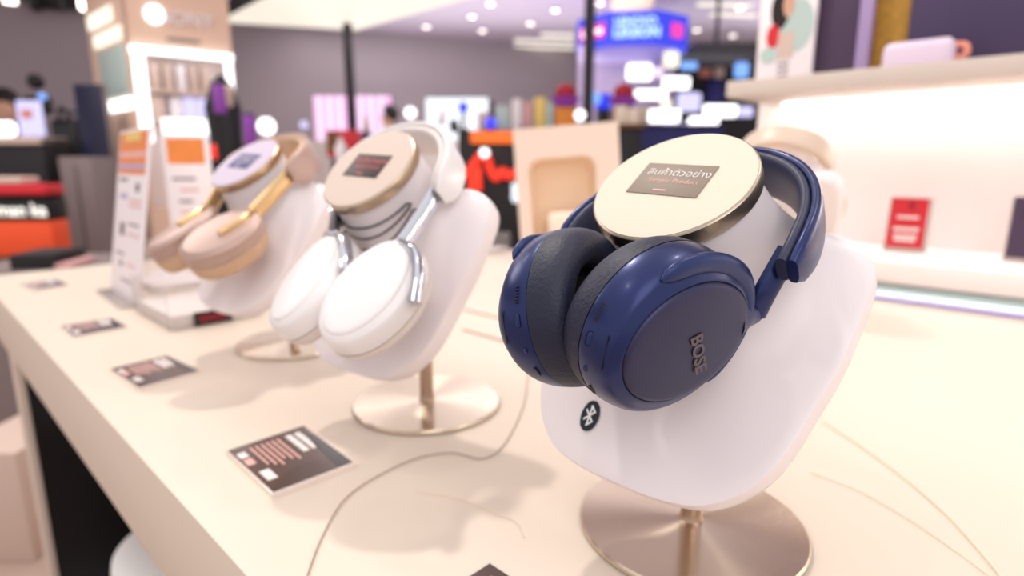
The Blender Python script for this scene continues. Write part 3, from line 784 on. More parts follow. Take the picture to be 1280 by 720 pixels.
def pdisc(nm, cx, cz_, a, b, m, z=0): part(nm, MB().add([fq @ V((cx * w + a * w * math.cos(2 * PI * i / 24), cz_ * h + b * h * math.sin(2 * PI * i / 24), -z)) for i in range(24)], [tuple(range(24))]), m, o)
pdisc('picture_sky', .18, .58, .30, .26, M['tealp'])
pdisc('picture_hair', -.12, .76, .17, .20, M['hair'], .0003); pdisc('picture_face', .02, .80, .10, .13, M['skin'], .0006)
pdisc('picture_dress', -.22, .50, .12, .12, M['red'], .0006); pdisc('picture_arm', -.28, .32, .16, .08, M['tealp'], .0008)
part('print_block', MB().box((-.001, -.02 * w, h * .40), (.001, w * .28, h * .26)), M['tanb'], o)
for i in range(3): part('print_line', MB().box((-.001, 0, h * (.22 - .06 * i)), (.001, w * .2, h * .02)), M['ink'], o)
t, o, w, h = shelfboard('dark_board', 'dark plum board standing on the shelf beside the poster', 'panel', 1015, 1066, 1.42, 1.62, M['plum'], .03)
t, o, w, h = shelfboard('lavender_board', 'narrow lavender board edge standing next to the plum board', 'panel', 1066, 1082, 1.415, 1.62, M['lav'], .02)
t, o, w, h = shelfboard('foliage_picture', 'ochre foliage picture standing behind the lilac speaker', 'picture', 1080, 1142, 1.44, 1.62, M['ochre'], .01)
t, o, w, h = shelfboard('woven_screen', 'large dark violet woven screen at the right end of the shelf', 'screen', 1128, 1420, 1.43, 1.66, M['hatch'], .02)
a = onx(1101, 70, 1.33); b = onx(1190, 70, 1.33)
t = thing('speaker', 'lilac rounded portable speaker on the upper shelf', 'speaker', (1.33, (a.y + b.y) / 2, SZ)); w = a.y - b.y; h = onx(1145, 49, 1.33).z - SZ
part('body', MB().box((.03, 0, h / 2), (.06, w, h), bev=.014, seg=4), M['lilac'], t)
part('carry_loop', MB().tube(smooth_path([(.03, -w / 2 + .005, h * .75), (.03, -w / 2 - .012, h * .72), (.03, -w / 2 - .016, h * .5), (.03, -w / 2 - .010, h * .36), (.03, -w / 2 + .005, h * .35)], 5), .006, 10), M['orangec'], t)
# ================================================================== the store behind
CZ = 3.2
def poly_at(pts): return [(p.x, p.y) for p in pts]
struct('floor', MB().box((4, 4, -.02), (22, 22, .04)), M['floor'])
cl = MB(); cl.prism([(1.2, 2.2), (3.2, -1.6), (14, -1.6), (14, 14), (-6, 14), (-6, 3.2)], CZ, CZ + .1)
struct('ceiling', cl, M['ceil'])
wa = at(285, 34, 8.8); wb = at(725, 67, 10.9); dv = (wb - wa); dv.z = 0; dv.normalize(); nv = V((-dv.y, dv.x, 0))
a = wa - dv * 5.2; b = wb + dv * 3.2
struct('wall_back', MB().prism(poly_at([a, b, b + nv * .2, a + nv * .2]), 0, CZ), M['wallb'])
a = at(-160, 100, 5.2); b = at(150, 100, 6.2); dv = (b - a); dv.z = 0; dv.normalize(); nv = V((-dv.y, dv.x, 0))
zt_ = at(60, 14, 5.9).z
struct('wall_left', MB().prism(poly_at([a, b, b + nv * .15, a + nv * .15]), 0, zt_), M['wallg'])


def upb(name, label, cat, px0, py0, px1, py1, d, th, m, z0=None, yaw=0, group=None, bev=.004, nm='body'):
    t, w, h = upright(name, label, cat, px0, py0, px1, py1, d, th, z0, yaw, group)
    o = part(nm, MB().box((0, th / 2, h / 2), (w, th, h), bev=min(bev, w * .2, th * .3, h * .2)), m, t)
    return t, w, h


def boxthing(name, label, cat, px0, py0, px1, py1, d, th, m, z0=None, yaw=0, group=None, bev=.004):
    t, w, h = upright(name, label, cat, px0, py0, px1, py1, d, th, z0, yaw, None)
    loc, rz = t.location.copy(), t.rotation_euler.z
    bpy.data.objects.remove(t)
    return single(name, MB().box((0, th / 2, h / 2), (w, th, h), bev=min(bev, w * .2, th * .3, h * .2)), m, label, cat, loc, rz, group)


def bars(t, m, rects, w, h, y=-.001, nm='print_line', th=.003):
    for x0, z0, x1, z1 in rects:
        part(nm, MB().box(((x0 + x1) / 2 * w - w / 2, y, (z0 + z1) / 2 * h), ((x1 - x0) * w, th, (z1 - z0) * h)), m, t)


# lighting track along the top of the left wall
t, w, h = upb('lighting_track', 'black lighting track with small spotlights above the grey side wall', 'track light', -60, -6, 132, 9, 5.7, .12, M['dark'], nm='rail')
for i in range(6): part('spotlight', MB().lathe([(.02, .0), (.05, .02), (.05, .10), (.02, .12)], 16, Matrix.Translation((w * (-.42 + .16 * i), -.04, -.04))), M['e_down'] if i in (2, 5) else M['dark'], t)
# booth
A_ = at(131, 200, 4.9); B_ = at(176, 200, 4.35); C_ = at(302, 200, 4.75); D_ = C_ + (A_ - B_)
bt = thing('brand_booth', 'peach product booth with a glowing white frame and lit shelves', 'booth', (B_.x, B_.y, 0))
O_ = V((B_.x, B_.y, 0)); L_ = lambda p: V((p.x, p.y, 0)) - O_
ex = (C_ - B_); ex.z = 0; BW = ex.length; ex.normalize(); ey = V((-ex.y, ex.x, 0))
bm4 = frame((0, 0, 0), ex, ey, (0, 0, 1))
ztop = at(176, -40, 4.35).z
def bz(py, px=240): return at(px, py, 4.5).z
def bx(px): return (px - 176) / (302 - 176) * BW
z58, z75, z178, z250 = bz(67), bz(77), bz(178), bz(262)
fr = MB(); pq = [L_(p) for p in (A_, B_)]
sd = (A_ - B_); sd.z = 0
# solid parts around the recess
def bpr(x0, x1, z0, z1, y0=0.0, y1=.45): return MB().box(((x0 + x1) / 2, (y0 + y1) / 2, (z0 + z1) / 2), (x1 - x0, y1 - y0, z1 - z0), m=bm4)
part('header', bpr(0, BW, z58, ztop), M['booth'], bt)
part('lower_body', bpr(0, BW, 0, z250), M['booth'], bt)
part('recess_back', bpr(bx(184), BW, z250, z58, .28, .45), M['unit'], bt)
part('side_post', bpr(0, bx(184), z250, z58), M['booth'], bt)
part('side_wall', MB().prism([(p.x, p.y) for p in (V((0, 0, 0)), sd, sd + ex * .3, ex * .02)], 0, ztop), M['booth'], bt)
gf = part('glow_frame', bpr(bx(178), bx(301), z75 + .02, z58, -.05, .02), M['e_white'], bt, label='glowing white frame')
part('glow_bar', bpr(bx(180), bx(193), z178, z75 + .02, -.05, .02), M['e_white'], gf)
part('glow_bar', bpr(bx(292), bx(299), bz(122), z75 + .02, -.05, .02), M['e_white'], gf)
for py in (116, 150): part('shelf_board', bpr(bx(194), BW, bz(py) - .012, bz(py) + .012, .02, .28), M['tanb'], bt)
part('case_light', bpr(bx(206), bx(276), bz(168), bz(150), -.06, .0), M['e_white'], bt, label='white lit shelf edge')
# lit side windows of the booth
sx = -sd.normalized(); sm = frame(sd, sx, V((sx.y, -sx.x, 0)) * -1, (0, 0, 1)); SL = sd.length
for x0, x1, p0, p1, k in ((.10, .75, 16, 34, 'e_warm'), (.2, .92, 42, 58, 'e_warm'), (.28, .95, 64, 122, 'tealp'), (.25, 1.0, 125, 139, 'e_white')):
    part('side_light' if k[0] == 'e' else 'side_window', MB().box(((x0 + x1) / 2 * SL, -.005 if True else 0, (bz(p0, 160) + bz(p1, 160)) / 2), ((x1 - x0) * SL, .03, bz(p0, 160) - bz(p1, 160)), bev=.01, m=sm), M[k], bt)
lg = part('spot_glare', MB().lathe([(.01, 0), (.062, 0), (.062, .02), (.01, .02)], 32, bm4 @ Matrix.Translation((bx(211), .0, bz(28))) @ Matrix.Rotation(R(90), 4, 'X')), M['e_white'], bt, label='round white disc standing for the glare of a spotlight')  # spotlight glare shaped as a glowing disc on the header
lt = text_mb('SONY', .125, ext=.008, bold=.002); xform(lt, bm4 @ Matrix.Translation((bx(250), -.012, bz(30))) @ Matrix.Rotation(R(90), 4, 'X')); part('lettering', lt, M['paper'], bt)
part('print_line', bpr(bx(222), bx(262), bz(57), bz(53), -.004, .002), M['ink'], bt)
k = 0
for py0, py1, row in ((82, 115, [(200, 212), (216, 228), (232, 243), (247, 258), (262, 274)]), (122, 149, [(198, 214), (220, 234), (238, 252), (256, 268)])):
    for x0, x1 in row:
        words_ = ['pale product box at the window end of the upper booth shelf', 'cream product box second along the upper booth shelf', 'white product box in the middle of the upper booth shelf', 'cream product box fourth along the upper booth shelf', 'pale product box at the far end of the upper booth shelf',
                  'cream product box at the window end of the lower booth shelf', 'white product box second along the lower booth shelf', 'pale blue product box on the lower booth shelf', 'pale blue product box last along the lower booth shelf'][k]
        c = bm4 @ V((bx((x0 + x1) / 2), .12, 0)) + O_
        zb = bz(py1 + 1) + .014
        single('product_box', MB().box((0, 0, (bz(py0) - zb) / 2), (bx(x1) - bx(x0), .10, bz(py0) - zb), bev=.006), M['e_lav'] if 'blue' in words_ else M['paper' if 'white' in words_ else 'tanb'], words_, 'product box', (c.x, c.y, zb), math.atan2(ex.y, ex.x), 'boxes on the booth shelves'); k += 1

# canopy and its pole
pts = [onz(275, 28, 2.6), onz(446, 38, 2.6), onz(592, -4, 2.6), onz(640, -26, 2.6), onz(380, -26, 2.6)]
cen = sum(pts, V()) / 5
cp = thing('light_canopy', 'large suspended canopy with a luminous cream underside', 'ceiling light', (cen.x, cen.y, 2.6))
part('luminous_panel', MB().prism([(p.x - cen.x, p.y - cen.y) for p in pts], 0, .02), M['e_canopy'], cp)
def grow(p, s): return ((p.x - cen.x) * s, (p.y - cen.y) * s)
part('fascia', MB().prism([grow(p, 1.006) for p in pts], .0205, .17), M['dark'], cp)
for i in range(3): part('hanger', MB().tube([(-.4 + .4 * i, .1 * i, .17), (-.4 + .4 * i, .1 * i, .60)], .008, 8), M['pole'], cp)
pb = at(443, 205, 6.6)
t = thing('pole', 'dark square pole under the corner of the luminous canopy', 'pole', (pb.x, pb.y, 0))
part('shaft', MB().box((0, 0, 1.3), (.075, .075, 2.58), rz=.3, bev=.006), M['pole'], t); part('foot_plate', MB().box((0, 0, .01), (.2, .2, .02), bev=.004), M['pole'], t)
pb = at(733, 205, 5.0)
t = thing('pole', 'black square pole in front of the blue ring sign', 'pole', (pb.x, pb.y, 0))
part('shaft', MB().box((0, 0, 1.6), (.072, .072, 3.18), rz=.3, bev=.006), M['pole'], t); part('foot_plate', MB().box((0, 0, .01), (.2, .2, .02), bev=.004), M['pole'], t)

# ceiling lamps
dl = [(590, 19, 'round downlight near the canopy edge, second row'), (613, 3, 'round downlight at the very top beside the canopy'), (533, 32, 'faint downlight over the grey wall by the canopy'), (547, 49, 'bright downlight low over the grey wall'), (603, 37, 'faint downlight between the canopy and the ceiling bars'), (482, 44, 'downlight closest to the dark canopy pole'), (598, 52, 'downlight at the end of a ceiling light bar'),
      (694, 11, 'round downlight left of the black pole, near the top'), (663, 28, 'faint round downlight above the ceiling light bars'), (703, 62, 'downlight just under the ceiling light bars'), (750, 2, 'downlight at the top right beside the black pole'), (871, 36, 'downlight just right of the blue ring sign'), (916, 43, 'downlight beside the poster shelf, lowest one'), (912, 17, 'downlight on the upper right light bar'), (925, 8, 'topmost downlight beside the poster shelf')]
for i, (px, py, lb) in enumerate(dl):
    p = onz(px, py, CZ - .002)
    t = thing('downlight', lb, 'ceiling light', (p.x, p.y, CZ - .03), 0, 'ceiling downlights')
    part('trim_ring', MB().lathe([(.052, .004), (.068, 0), (.068, .028), (.052, .03)], 24, None, False, False), M['ceil'], t)
    part('lens', MB().lathe([(.01, .006), (.052, .006), (.052, .02), (.01, .02)], 24), M['e_down'], t)
for px0, px1, py, lb in ((676, 718, 41, 'upper ceiling light bar left of the blue ring sign'), (643, 718, 48, 'middle ceiling light bar left of the blue ring sign'), (608, 718, 55, 'lowest and longest ceiling light bar over the grey wall'), (888, 945, 15, 'lower ceiling light bar beside the poster shelf'), (872, 940, 2, 'upper ceiling light bar beside the poster shelf')):
    p = onz(px0, py, CZ - .02); q = onz(px1, py + (px1 - px0) * .03, CZ - .02); c = (p + q) / 2; d = q - p
    t = thing('linear_light', lb, 'ceiling light', (c.x, c.y, CZ - .06), math.atan2(d.y, d.x), 'linear ceiling lights')
    part('housing', MB().box((0, 0, .04), (d.length, .12, .04), bev=.004), M['ceil'], t)
    part('diffuser', MB().box((0, 0, .010), (d.length, .11, .018), bev=.004), M['e_warm'], t)

# ring sign and column
cc = at(789, 40, 7.6)
rs = thing('ring_sign', 'glowing blue many-sided ring sign round the column', 'sign', (cc.x, cc.y, at(789, 60, 7.2).z), AZ - PI / 2)
hh = at(789, 20, 7.2).z - at(789, 60, 7.2).z; rad = .72
def octo(r, z, ph=R(14)): return [V((r * math.cos(ph + 2 * PI * i / 8), r * math.sin(ph + 2 * PI * i / 8), z)) for i in range(8)]
part('lit_band', MB().loft([octo(rad - .05, 0), octo(rad, 0), octo(rad, hh), octo(rad - .05, hh)], False, False), M['e_blue'], rs, ang=10)
part('ring_lid', MB().loft([octo(rad - .06, hh - .02), octo(rad - .06, hh - .01)]), M['mauve'], rs, ang=10)
def face(ai, w0, z0, ww, hz, off=.01):
    """matrix on side face ai (its outward bearing in degrees, -90 towards the viewer)"""
    a_ = R(ai); rr_ = rad * math.cos(PI / 8) + off
    return frame((rr_ * math.cos(a_), rr_ * math.sin(a_), z0), (-math.sin(a_), math.cos(a_), 0), (0, 0, 1), (math.cos(a_), math.sin(a_), 0))
f1 = 14 + 22.5 - 135 - 0          # bearings of the faces: 36.5 + 45k
for bear in (-98.5 - 45,):
    m_ = face(bear, 0, hh * .5, 0, 0)
    o = part('sign_panel', MB().box((0, 0, 0), (.42, hh * .42, .015), bev=.006, m=m_), M['e_pinkt'], rs)
    tx = text_mb('Lenovo', .12, bold=.004); part('lettering', xform(tx, m_ @ Matrix.Translation((0, 0, .012))), M['e_white'], o)
m_ = face(-98.5 + 45, 0, hh * .5, 0, 0)
o = part('sign_panel', MB().box((.06, 0, 0), (.20, hh * .42, .015), bev=.006, m=m_), M['e_pinkt'], rs)
m_ = face(-98.5, 0, 0, 0, 0, .006)
tx = text_mb('LENOVO', .12, bold=.006); part('lettering', xform(tx, m_ @ Matrix.Translation((.02, hh * .68, 0))), M['e_bluet'], rs)
tx = text_mb('LEGION', .15, bold=.008); part('lettering', xform(tx, m_ @ Matrix.Translation((.04, hh * .36, 0))), M['e_bluet'], rs)
col = MB().prism([(cc.x + .26 * math.cos(2 * PI * i / 24), cc.y + .26 * math.sin(2 * PI * i / 24)) for i in range(24)], 0, CZ)
struct('column', col, M['beige'])
t, w, h = upb('lilac_partition', 'pale lilac partition below the blue ring sign', 'partition', 722, 61, 838, 300, 7.55, .10, M['mauve'], 0)

# back wall screens
t, w, h = upright('pink_screen', 'glowing pink screen with vertical folds on the back wall', 'screen', 392, 119, 491, 186, 8.4, .08)
part('casing', MB().box((0, .05, h / 2), (w, .06, h), bev=.006), M['dark'], t)
sc = part('display_surface', MB().box((0, .015, h / 2), (w * .98, .02, h * .97)), M['e_pink'], t)
for i in range(7): part('bright_fold', MB().box((w * (-.42 + .13 * i), .003, h / 2), (w * .05, .006, h * .96)), M['e_pinkl'], sc)
part('wall_bracket', MB().box((0, .2, h / 2), (.3, .24, .2)), M['dark'], t)
t, w, h = upb('counter', 'white low counter running under the pink screen', 'counter', 380, 176, 640, 300, 7.0, .3, M['unit'], 0)
t, w, h = upright('white_screen', 'large bright white screen with a small figure on it', 'screen', 532, 122, 611, 182, 8.4, .08)
part('casing', MB().box((0, .05, h / 2), (w, .06, h), bev=.006), M['dark'], t)
sc = part('display_surface', MB().box((0, .015, h / 2), (w * .98, .02, h * .97)), M['e_screen'], t)
bars(sc, M['inkp'], [(.24, .45, .31, .75)], w, h, .003, 'picture'); bars(sc, M['tealp'], [(.20, .40, .27, .60)], w, h, .003, 'picture')
part('wall_bracket', MB().box((0, .2, h / 2), (.3, .24, .2)), M['dark'], t)
def globe(name, label, px, py, d, r, m, grp='round lamps on the back wall'):
    p = at(px, py, d); t = thing(name, label, 'lamp', p, AZ - PI / 2, grp)
    part('globe', MB().ball((0, 0, 0), r), m, t); part('socket', MB().lathe([(r * .4, 0), (r * .4, r * .5)], 16, Matrix.Translation((0, r * .9, 0)) @ Matrix.Rotation(R(-90), 4, 'X')), M['silver'], t)
globe('wall_lamp', 'round white lamp between the pink and white screens', 513, 141, 8.2, .075, M['e_white'])
globe('wall_lamp', 'small pale lamp left of the pink screen', 380, 156, 7.6, .05, M['e_lav'])
globe('wall_lamp', 'white half-round lamp behind the rose-beige bust', 333, 158, 4.2, .06, M['e_white'])


def person(label, px, py, d, hair_m, shirt_m, hd=.115, turn=0, zt=None):
    """standing figure: one continuous body, with hair and a shirt; px,py = head centre"""
    p = at(px, py, d); H = p.z + .11; s = H / 1.72
    t = thing('person', label, 'person', (p.x, p.y, 0), AZ - PI / 2 + turn, None)
    me = bpy.data.meshes.new('body')
    J = [(0, 0, .95), (0, 0, 1.15), (0, -.01, 1.36), (0, 0, 1.47), (0, -.02, 1.56), (0, -.02, 1.66),
         (.17, 0, 1.40), (.23, -.02, 1.14), (.21, -.16, .98), (.20, -.24, .95), (-.17, 0, 1.40), (-.23, -.02, 1.14), (-.21, -.16, .98), (-.20, -.24, .95),
         (.09, 0, .90), (.10, -.02, .50), (.10, .02, .09), (.10, -.12, .04), (-.09, 0, .90), (-.10, -.02, .50), (-.10, .02, .09), (-.10, -.12, .04)]
    Ed = [(0, 1), (1, 2), (2, 3), (3, 4), (4, 5), (2, 6), (6, 7), (7, 8), (8, 9), (2, 10), (10, 11), (11, 12), (12, 13), (0, 14), (14, 15), (15, 16), (16, 17), (0, 18), (18, 19), (19, 20), (20, 21)]
    rad = [.14, .13, .14, .055, .085, .075, .06, .045, .034, .03, .06, .045, .034, .03, .09, .062, .042, .036, .09, .062, .042, .036]
    me.from_pydata([tuple(c * s for c in j) for j in J], Ed, [])
    me.materials.append(M['skin'])
    o = link('body', me, t); md = o.modifiers.new('Skin', 'SKIN')
    for v, r_ in zip(me.skin_vertices[0].data, rad): v.radius = (r_ * s, r_ * s * .85)
    me.skin_vertices[0].data[0].use_root = True
    sb = o.modifiers.new('Subdivision', 'SUBSURF'); sb.levels = 2; sb.render_levels = 2
    bpy.context.view_layer.update()
    dg = bpy.context.evaluated_depsgraph_get(); nm_ = bpy.data.meshes.new_from_object(o.evaluated_get(dg)); nm_.materials.clear(); nm_.materials.append(M['skin'])
    o.modifiers.clear(); o.data = nm_; nm_.shade_smooth()
    hz = MB().ball((0, .012 * s, 1.655 * s), .098 * s, 24, 14, (1, 1.08, 1.05)); hz.v = [v if v.y > -.055 * s or v.z > 1.70 * s else V((v.x, -.05 * s, max(v.z, 1.66 * s))) for v in hz.v]
    part('hair', hz, hair_m, t)
    tr = []
    for z, a_, b_ in ((.93, .165, .125), (1.0, .165, .125), (1.15, .155, .12), (1.32, .175, .13), (1.42, .19, .115), (1.475, .10, .085), (1.49, .07, .07)):
        tr.append([V((a_ * s * math.cos(2 * PI * i / 24), b_ * s * math.sin(2 * PI * i / 24), z * s)) for i in range(24)])
    part('shirt', MB().loft(tr, False, False), shirt_m, t, ang=80)
    for sd_ in (1, -1): part('sleeve', MB().tube([V((sd_ * .15, 0, 1.43)) * s, V((sd_ * .20, 0, 1.36)) * s, V((sd_ * .235, -.015, 1.18)) * s], [.066 * s, .066 * s, .058 * s], 14), shirt_m, t)
    tr = []
    for sd_ in (1, -1): part('trouser_leg', MB().tube([V((sd_ * .085, 0, .97)) * s, V((sd_ * .095, -.01, .5)) * s, V((sd_ * .10, .015, .10)) * s], [.108 * s, .08 * s, .062 * s], 16), M['shirtd'], t)
    fz = part('face', MB().ball((0, -.088 * s, 1.60 * s), .012 * s, 10, 8, (1, 1, 1.4)), M['skin'], t)
    for sd_ in (1, -1): part('eye', MB().ball((sd_ * .032 * s, -.082 * s, 1.635 * s), .008 * s, 10, 8), M['hair'], fz)
    return t


person('dark-haired person standing behind the counter at the far left edge', 7, 132, 5.0, M['hair'], M['shirtd'], turn=R(20))
person('distant person with dark hair and white shirt beside the pink screen', 486, 146, 7.5, M['hair'], M['shirt'], turn=R(-70))

# left: audio counter with lit lettering
t, w, h = upb('audio_counter', 'black counter with lit white lettering and an orange front', 'counter', -160, 250, 60, 276, 3.4, .15, M['black'], None, 0, nm='sign_band')
z0 = t.location.z
zb = at(0, 322, 3.4).z - z0
part('orange_panel', MB().box((0, .075, (zb + 0) / 2), (w, .14, -zb), bev=.006), M['orangep'], t)
part('base', MB().box((0, .085, (zb - z0) / 2), (w, .13, z0 + zb), bev=.006), M['brown'], t)
lt = text_mb('harman ka', .098, bold=.003, align='RIGHT'); xform(lt, Matrix.Translation((w * .495, -.006, h * .5)) @ Matrix.Rotation(R(90), 4, 'X'))
part('lettering', lt, M['e_logo'], t)
zr = at(0, 228, 3.4).z - z0
part('red_shelf', MB().box((0, .075, zr - .04), (w, .15, .06), bev=.01), M['red'], t); part('white_top', MB().box((-w * .06, .075, zr + .012), (w * .86, .14, .04), bev=.01), M['tanb'], t)
part('black_back', MB().box((-.01, .12, (h + zr) / 2 - .02), (w * .98, .05, zr - h - .05), bev=.004), M['black'], t)
t, w, h = upb('display_cabinet', 'black display cabinet topped by a bright white lit edge', 'cabinet', -140, 172, 56, 226, 4.1, .25, M['dark'], 0)
part('lit_edge', MB().box((w * .05, -.02, h + .055), (w * .62, .06, .10), bev=.03), M['e_white'], t)
part('wood_edge', MB().box((0, .11, h - .02), (w * 1.0, .26, .05), bev=.004), M['tanb'], t)
t, w, h = upb('lit_screen', 'blue-white lit monitor on the far-left cabinet', 'monitor', 22, 126, 50, 170, 4.6, .04, M['e_lav'], None)
part('screen_picture', MB().box((-w * .05, -.002, h * .62), (w * .5, .004, h * .26)), M['orangec'], t); part('stand', MB().box((0, .02, -.05), (w * .3, .03, .10)), M['dark'], t)
t, w, h = upright('mannequin_camera', 'black camera on a tall dark stand by the grey wall', 'camera stand', 40, 94, 66, 222, 4.85, .1, 0)
part('column', MB().lathe([(.10, 0), (.10, .02), (.03, .05), (.025, h - .3), (.05, h - .28)], 20), M['black'], t)
part('camera_body', MB().box((0, 0, h - .24), (.16, .12, .14), bev=.02), M['black'], t); part('camera_head', MB().ball((0, 0, h - .06), .06), M['black'], t); part('status_light', MB().ball((.08, -.06, h - .18), .03), M['e_lblue'], t)
t, w, h = upright('backpack', 'black backpack hanging beside the grey wall', 'backpack', 64, 148, 100, 236, 4.5, .15)
part('bag', MB().box((0, .07, h / 2), (w, .14, h), bev=.05, seg=4), M['black'], t)
part('pocket', MB().box((0, -.03, h * .3), (w * .7, .08, h * .4), bev=.03, seg=3), M['dark'], t); part('strap', MB().tube(smooth_path([(-.05, .05, h - .02), (0, .02, h + .08), (.05, .05, h - .02)], 6), .012, 8), M['black'], t)
part('wall_hook', MB().box((0, .10, h + .05), (.03, .2, .02)), M['dark'], t)
t, w, h = upb('tall_screen', 'tall dark navy screen leaning beside the peach booth', 'screen', 106, 108, 140, 322, 4.3, .06, M['darkb'], 0)
part('bezel', MB().box((0, .035, h / 2), (w * 1.06, .05, h * 1.005), bev=.006), M['greyc'], t)
t, w, h = upb('grey_cabinet', 'grey cabinet between the orange counter and the navy screen', 'cabinet', 82, 196, 122, 330, 4.05, .3, M['greyc'], 0)
part('door_line', MB().box((0, -.002, h * .5), (.006, .006, h * .9)), M['dark'], t)
t, w, h = upb('till', 'dark flat device lying at the far end beyond the table', 'device', 14, 318, 66, 338, 2.35, .22, M['dark'], None, R(8)); zt_ = t.location.z
part('pad', MB().box((w * .6, .1, .012), (w * .4, .2, .02), bev=.004), M['inkp'], t)
t2, w2, h2 = upb('side_counter', 'dark side counter standing past the far end of the table', 'counter', -60, 338, 118, 420, 2.35, .5, M['greyc'], 0)
t.location.z = t2.location.z + h2
# floor level at the far left
t, w, h = upb('low_plinth', 'low beige plinth on the floor left of the table', 'plinth', -60, 560, 30, 700, 1.72, .4, M['tanb'], 0)

# dark display with purple cans behind the rose-beige headphones
t, w, h = upright('demo_stand', 'black demo stand with a small red lamp behind the rose-beige headphones', 'display stand', 264, 96, 306, 300, 3.0, .2, 0)
part('body', MB().lathe([(.10, 0), (.10, h * .70), (.075, h * .80), (.085, h * .90), (.05, h * .97), (.01, h)], 24), M['black'], t)
part('arm', MB().tube([(.02, 0, h * .86), (.06, -.06, h * .92), (.075, -.08, h * .96)], .02, 10), M['tanb'], t)
part('red_lamp', MB().ball((-.005, -.115, at(277, 190, 3.0).z), .03, sc=(1, .6, 1.2)), M['e_red'], t)
for px0, py0, px1, py1, d, lb in ((267, 104, 282, 142, 2.7, 'tall purple can on the higher riser of the demo stand'), (305, 142, 320, 184, 2.7, 'tall purple can with a black cap right of the demo stand')):
    t, w, h = upright('purple_can', lb, 'can', px0, py0, px1, py1, d, .06, None, 0, 'purple cans')
    part('can_body', MB().lathe([(.0 + w * .45, 0), (w * .5, h * .03), (w * .5, h * .9), (w * .42, h * .93)], 24), M['purple'], t); part('can_cap', MB().lathe([(w * .42, h * .93), (w * .42, h), (w * .3, h)], 24), M['black'], t)
    part('riser', MB().box((0, 0, -t.location.z / 2), (w * .9, w * .9, t.location.z)), M['black'], t)

# things on the counters behind the middle bust
cz4 = at(560, 181, 4.6).z
t, w, h = upb('gift_box', 'red open gift box with brown front behind the middle bust', 'box', 408, 163, 446, 196, 4.4, .2, M['red'], None, nm='box_body'); part('front_flap', MB().box((-w * .3, -.01, h * .6), (w * .35, .02, h * .7)), M['brown'], t); part('pedestal', MB().box((0, .1, -t.location.z / 2), (w * .8, .16, t.location.z)), M['black'], t)
t, w, h = upright('white_bottle', 'white bottle standing in front of the red gift box', 'bottle', 419, 172, 434, 206, 4.1, .1); part('body', MB().lathe([(w * .42, 0), (w * .5, h * .05), (w * .5, h * .65), (w * .2, h * .85), (w * .2, h)], 20), M['paper'], t); part('pedestal', MB().box((0, 0, -t.location.z / 2), (w * .9, w * .9, t.location.z)), M['black'], t)
t, w, h = upright('tan_bottle', 'slim tan bottle against the pink screen', 'bottle', 453, 144, 463, 178, 5.0, .1); part('body', MB().lathe([(w * .42, 0), (w * .5, h * .05), (w * .5, h * .5), (w * .25, h * .8), (w * .25, h)], 20), M['tanb'], t); part('pedestal', MB().box((0, 0, -t.location.z / 2), (w * 1.2, w * 1.2, t.location.z)), M['tanb'], t)
boxthing('navy_box', 'dark navy box right of the red gift box', 'box', 441, 164, 458, 196, 4.7, .2, M['navyb'], 0)
# dark demo booth with red light
db = thing('gaming_booth', 'black booth with an orange light bar and red zigzag lights', 'booth', at(625, 205, 3.9).xy.to_3d(), AZ - PI / 2)
def lx(px, d=3.9): return (px - 625) * d / FPX
def lz(py, d=3.9, px=625): return at(px, py, d).z
part('body', MB().box((lx(690) / 2 + lx(572) / 2, .30, lz(163) / 2), (lx(690) - lx(572), .5, lz(163)), bev=.01), M['dark'], db)
part('light_bar', MB().box((lx(622), .035, (lz(164) + lz(179)) / 2), (lx(660) - lx(592), .03, lz(164) - lz(179)), bev=.01), M['e_orange'], db, label='orange light bar')
zg = smooth_path([(lx(582), .03, lz(220)), (lx(596), .02, lz(200)), (lx(606), .02, lz(192)), (lx(613), .02, lz(212)), (lx(620), .02, lz(222)), (lx(628), .02, lz(214)), (lx(636), .02, lz(220)), (lx(650), .02, lz(212))], 6)
part('zigzag_light', MB().tube(zg, .028, 10), M['e_red'], db, label='red zigzag light')
part('red_panel', MB().box((lx(593), .03, lz(224)), (.09, .03, .16), bev=.01), M['e_red'], db)
part('white_spot', MB().ball((lx(606), -.02, lz(191)), .03), M['e_white'], db)
part('white_panel', MB().box((lx(650), .02, lz(241)), (.11, .03, .13), bev=.02), M['e_screen'], db)
for px, py, c, lb in ((579, 134, 'e_bulb', 'blue bulb of the dark figure above the orange light bar'), (613, 157, 'e_bulb', 'blue bulb low beside the orange light bar')):
    p = at(px + 0, py, 3.95)
    t = thing('desk_lamp', lb, 'lamp', (p.x, p.y, lz(163)), 0, 'blue lamps on the dark booth')
    hz_ = p.z - lz(163)
    part('stem', MB().lathe([(.04, .0), (.04, .01), (.012, .02), (.012, max(.03, hz_ - .02))], 14), M['black'], t); part('bulb', MB().ball((0, 0, max(.05, hz_)), .035), M[c], t)
boxes_ = [(562, 150, 571, 164, 'dark', 'black speaker at the end of the dark booth'), (597, 140, 612, 164, 'tanb', 'tan bottle box on the dark booth'), (620, 132, 637, 164, 'tealp', 'pale teal carton on the dark booth'), (613, 126, 617, 164, 'black', 'narrow black carton next to the teal carton'), (640, 124, 652, 163, 'paper', 'white carton behind the peach panel, first'), (655, 128, 664, 163, 'inkp', 'pink carton behind the peach panel'), (668, 122, 682, 163, 'yellow', 'yellow carton behind the peach panel'), (683, 128, 691, 163, 'tealp', 'pale blue carton behind the peach panel')]
for x0, y0, x1, y1, m_, lb in boxes_: boxthing('carton', lb, 'carton', x0, y0, x1, y1, 3.98, .16, M[m_], lz(163) if x1 < 690 else None, 0, 'cartons on the dark booth')
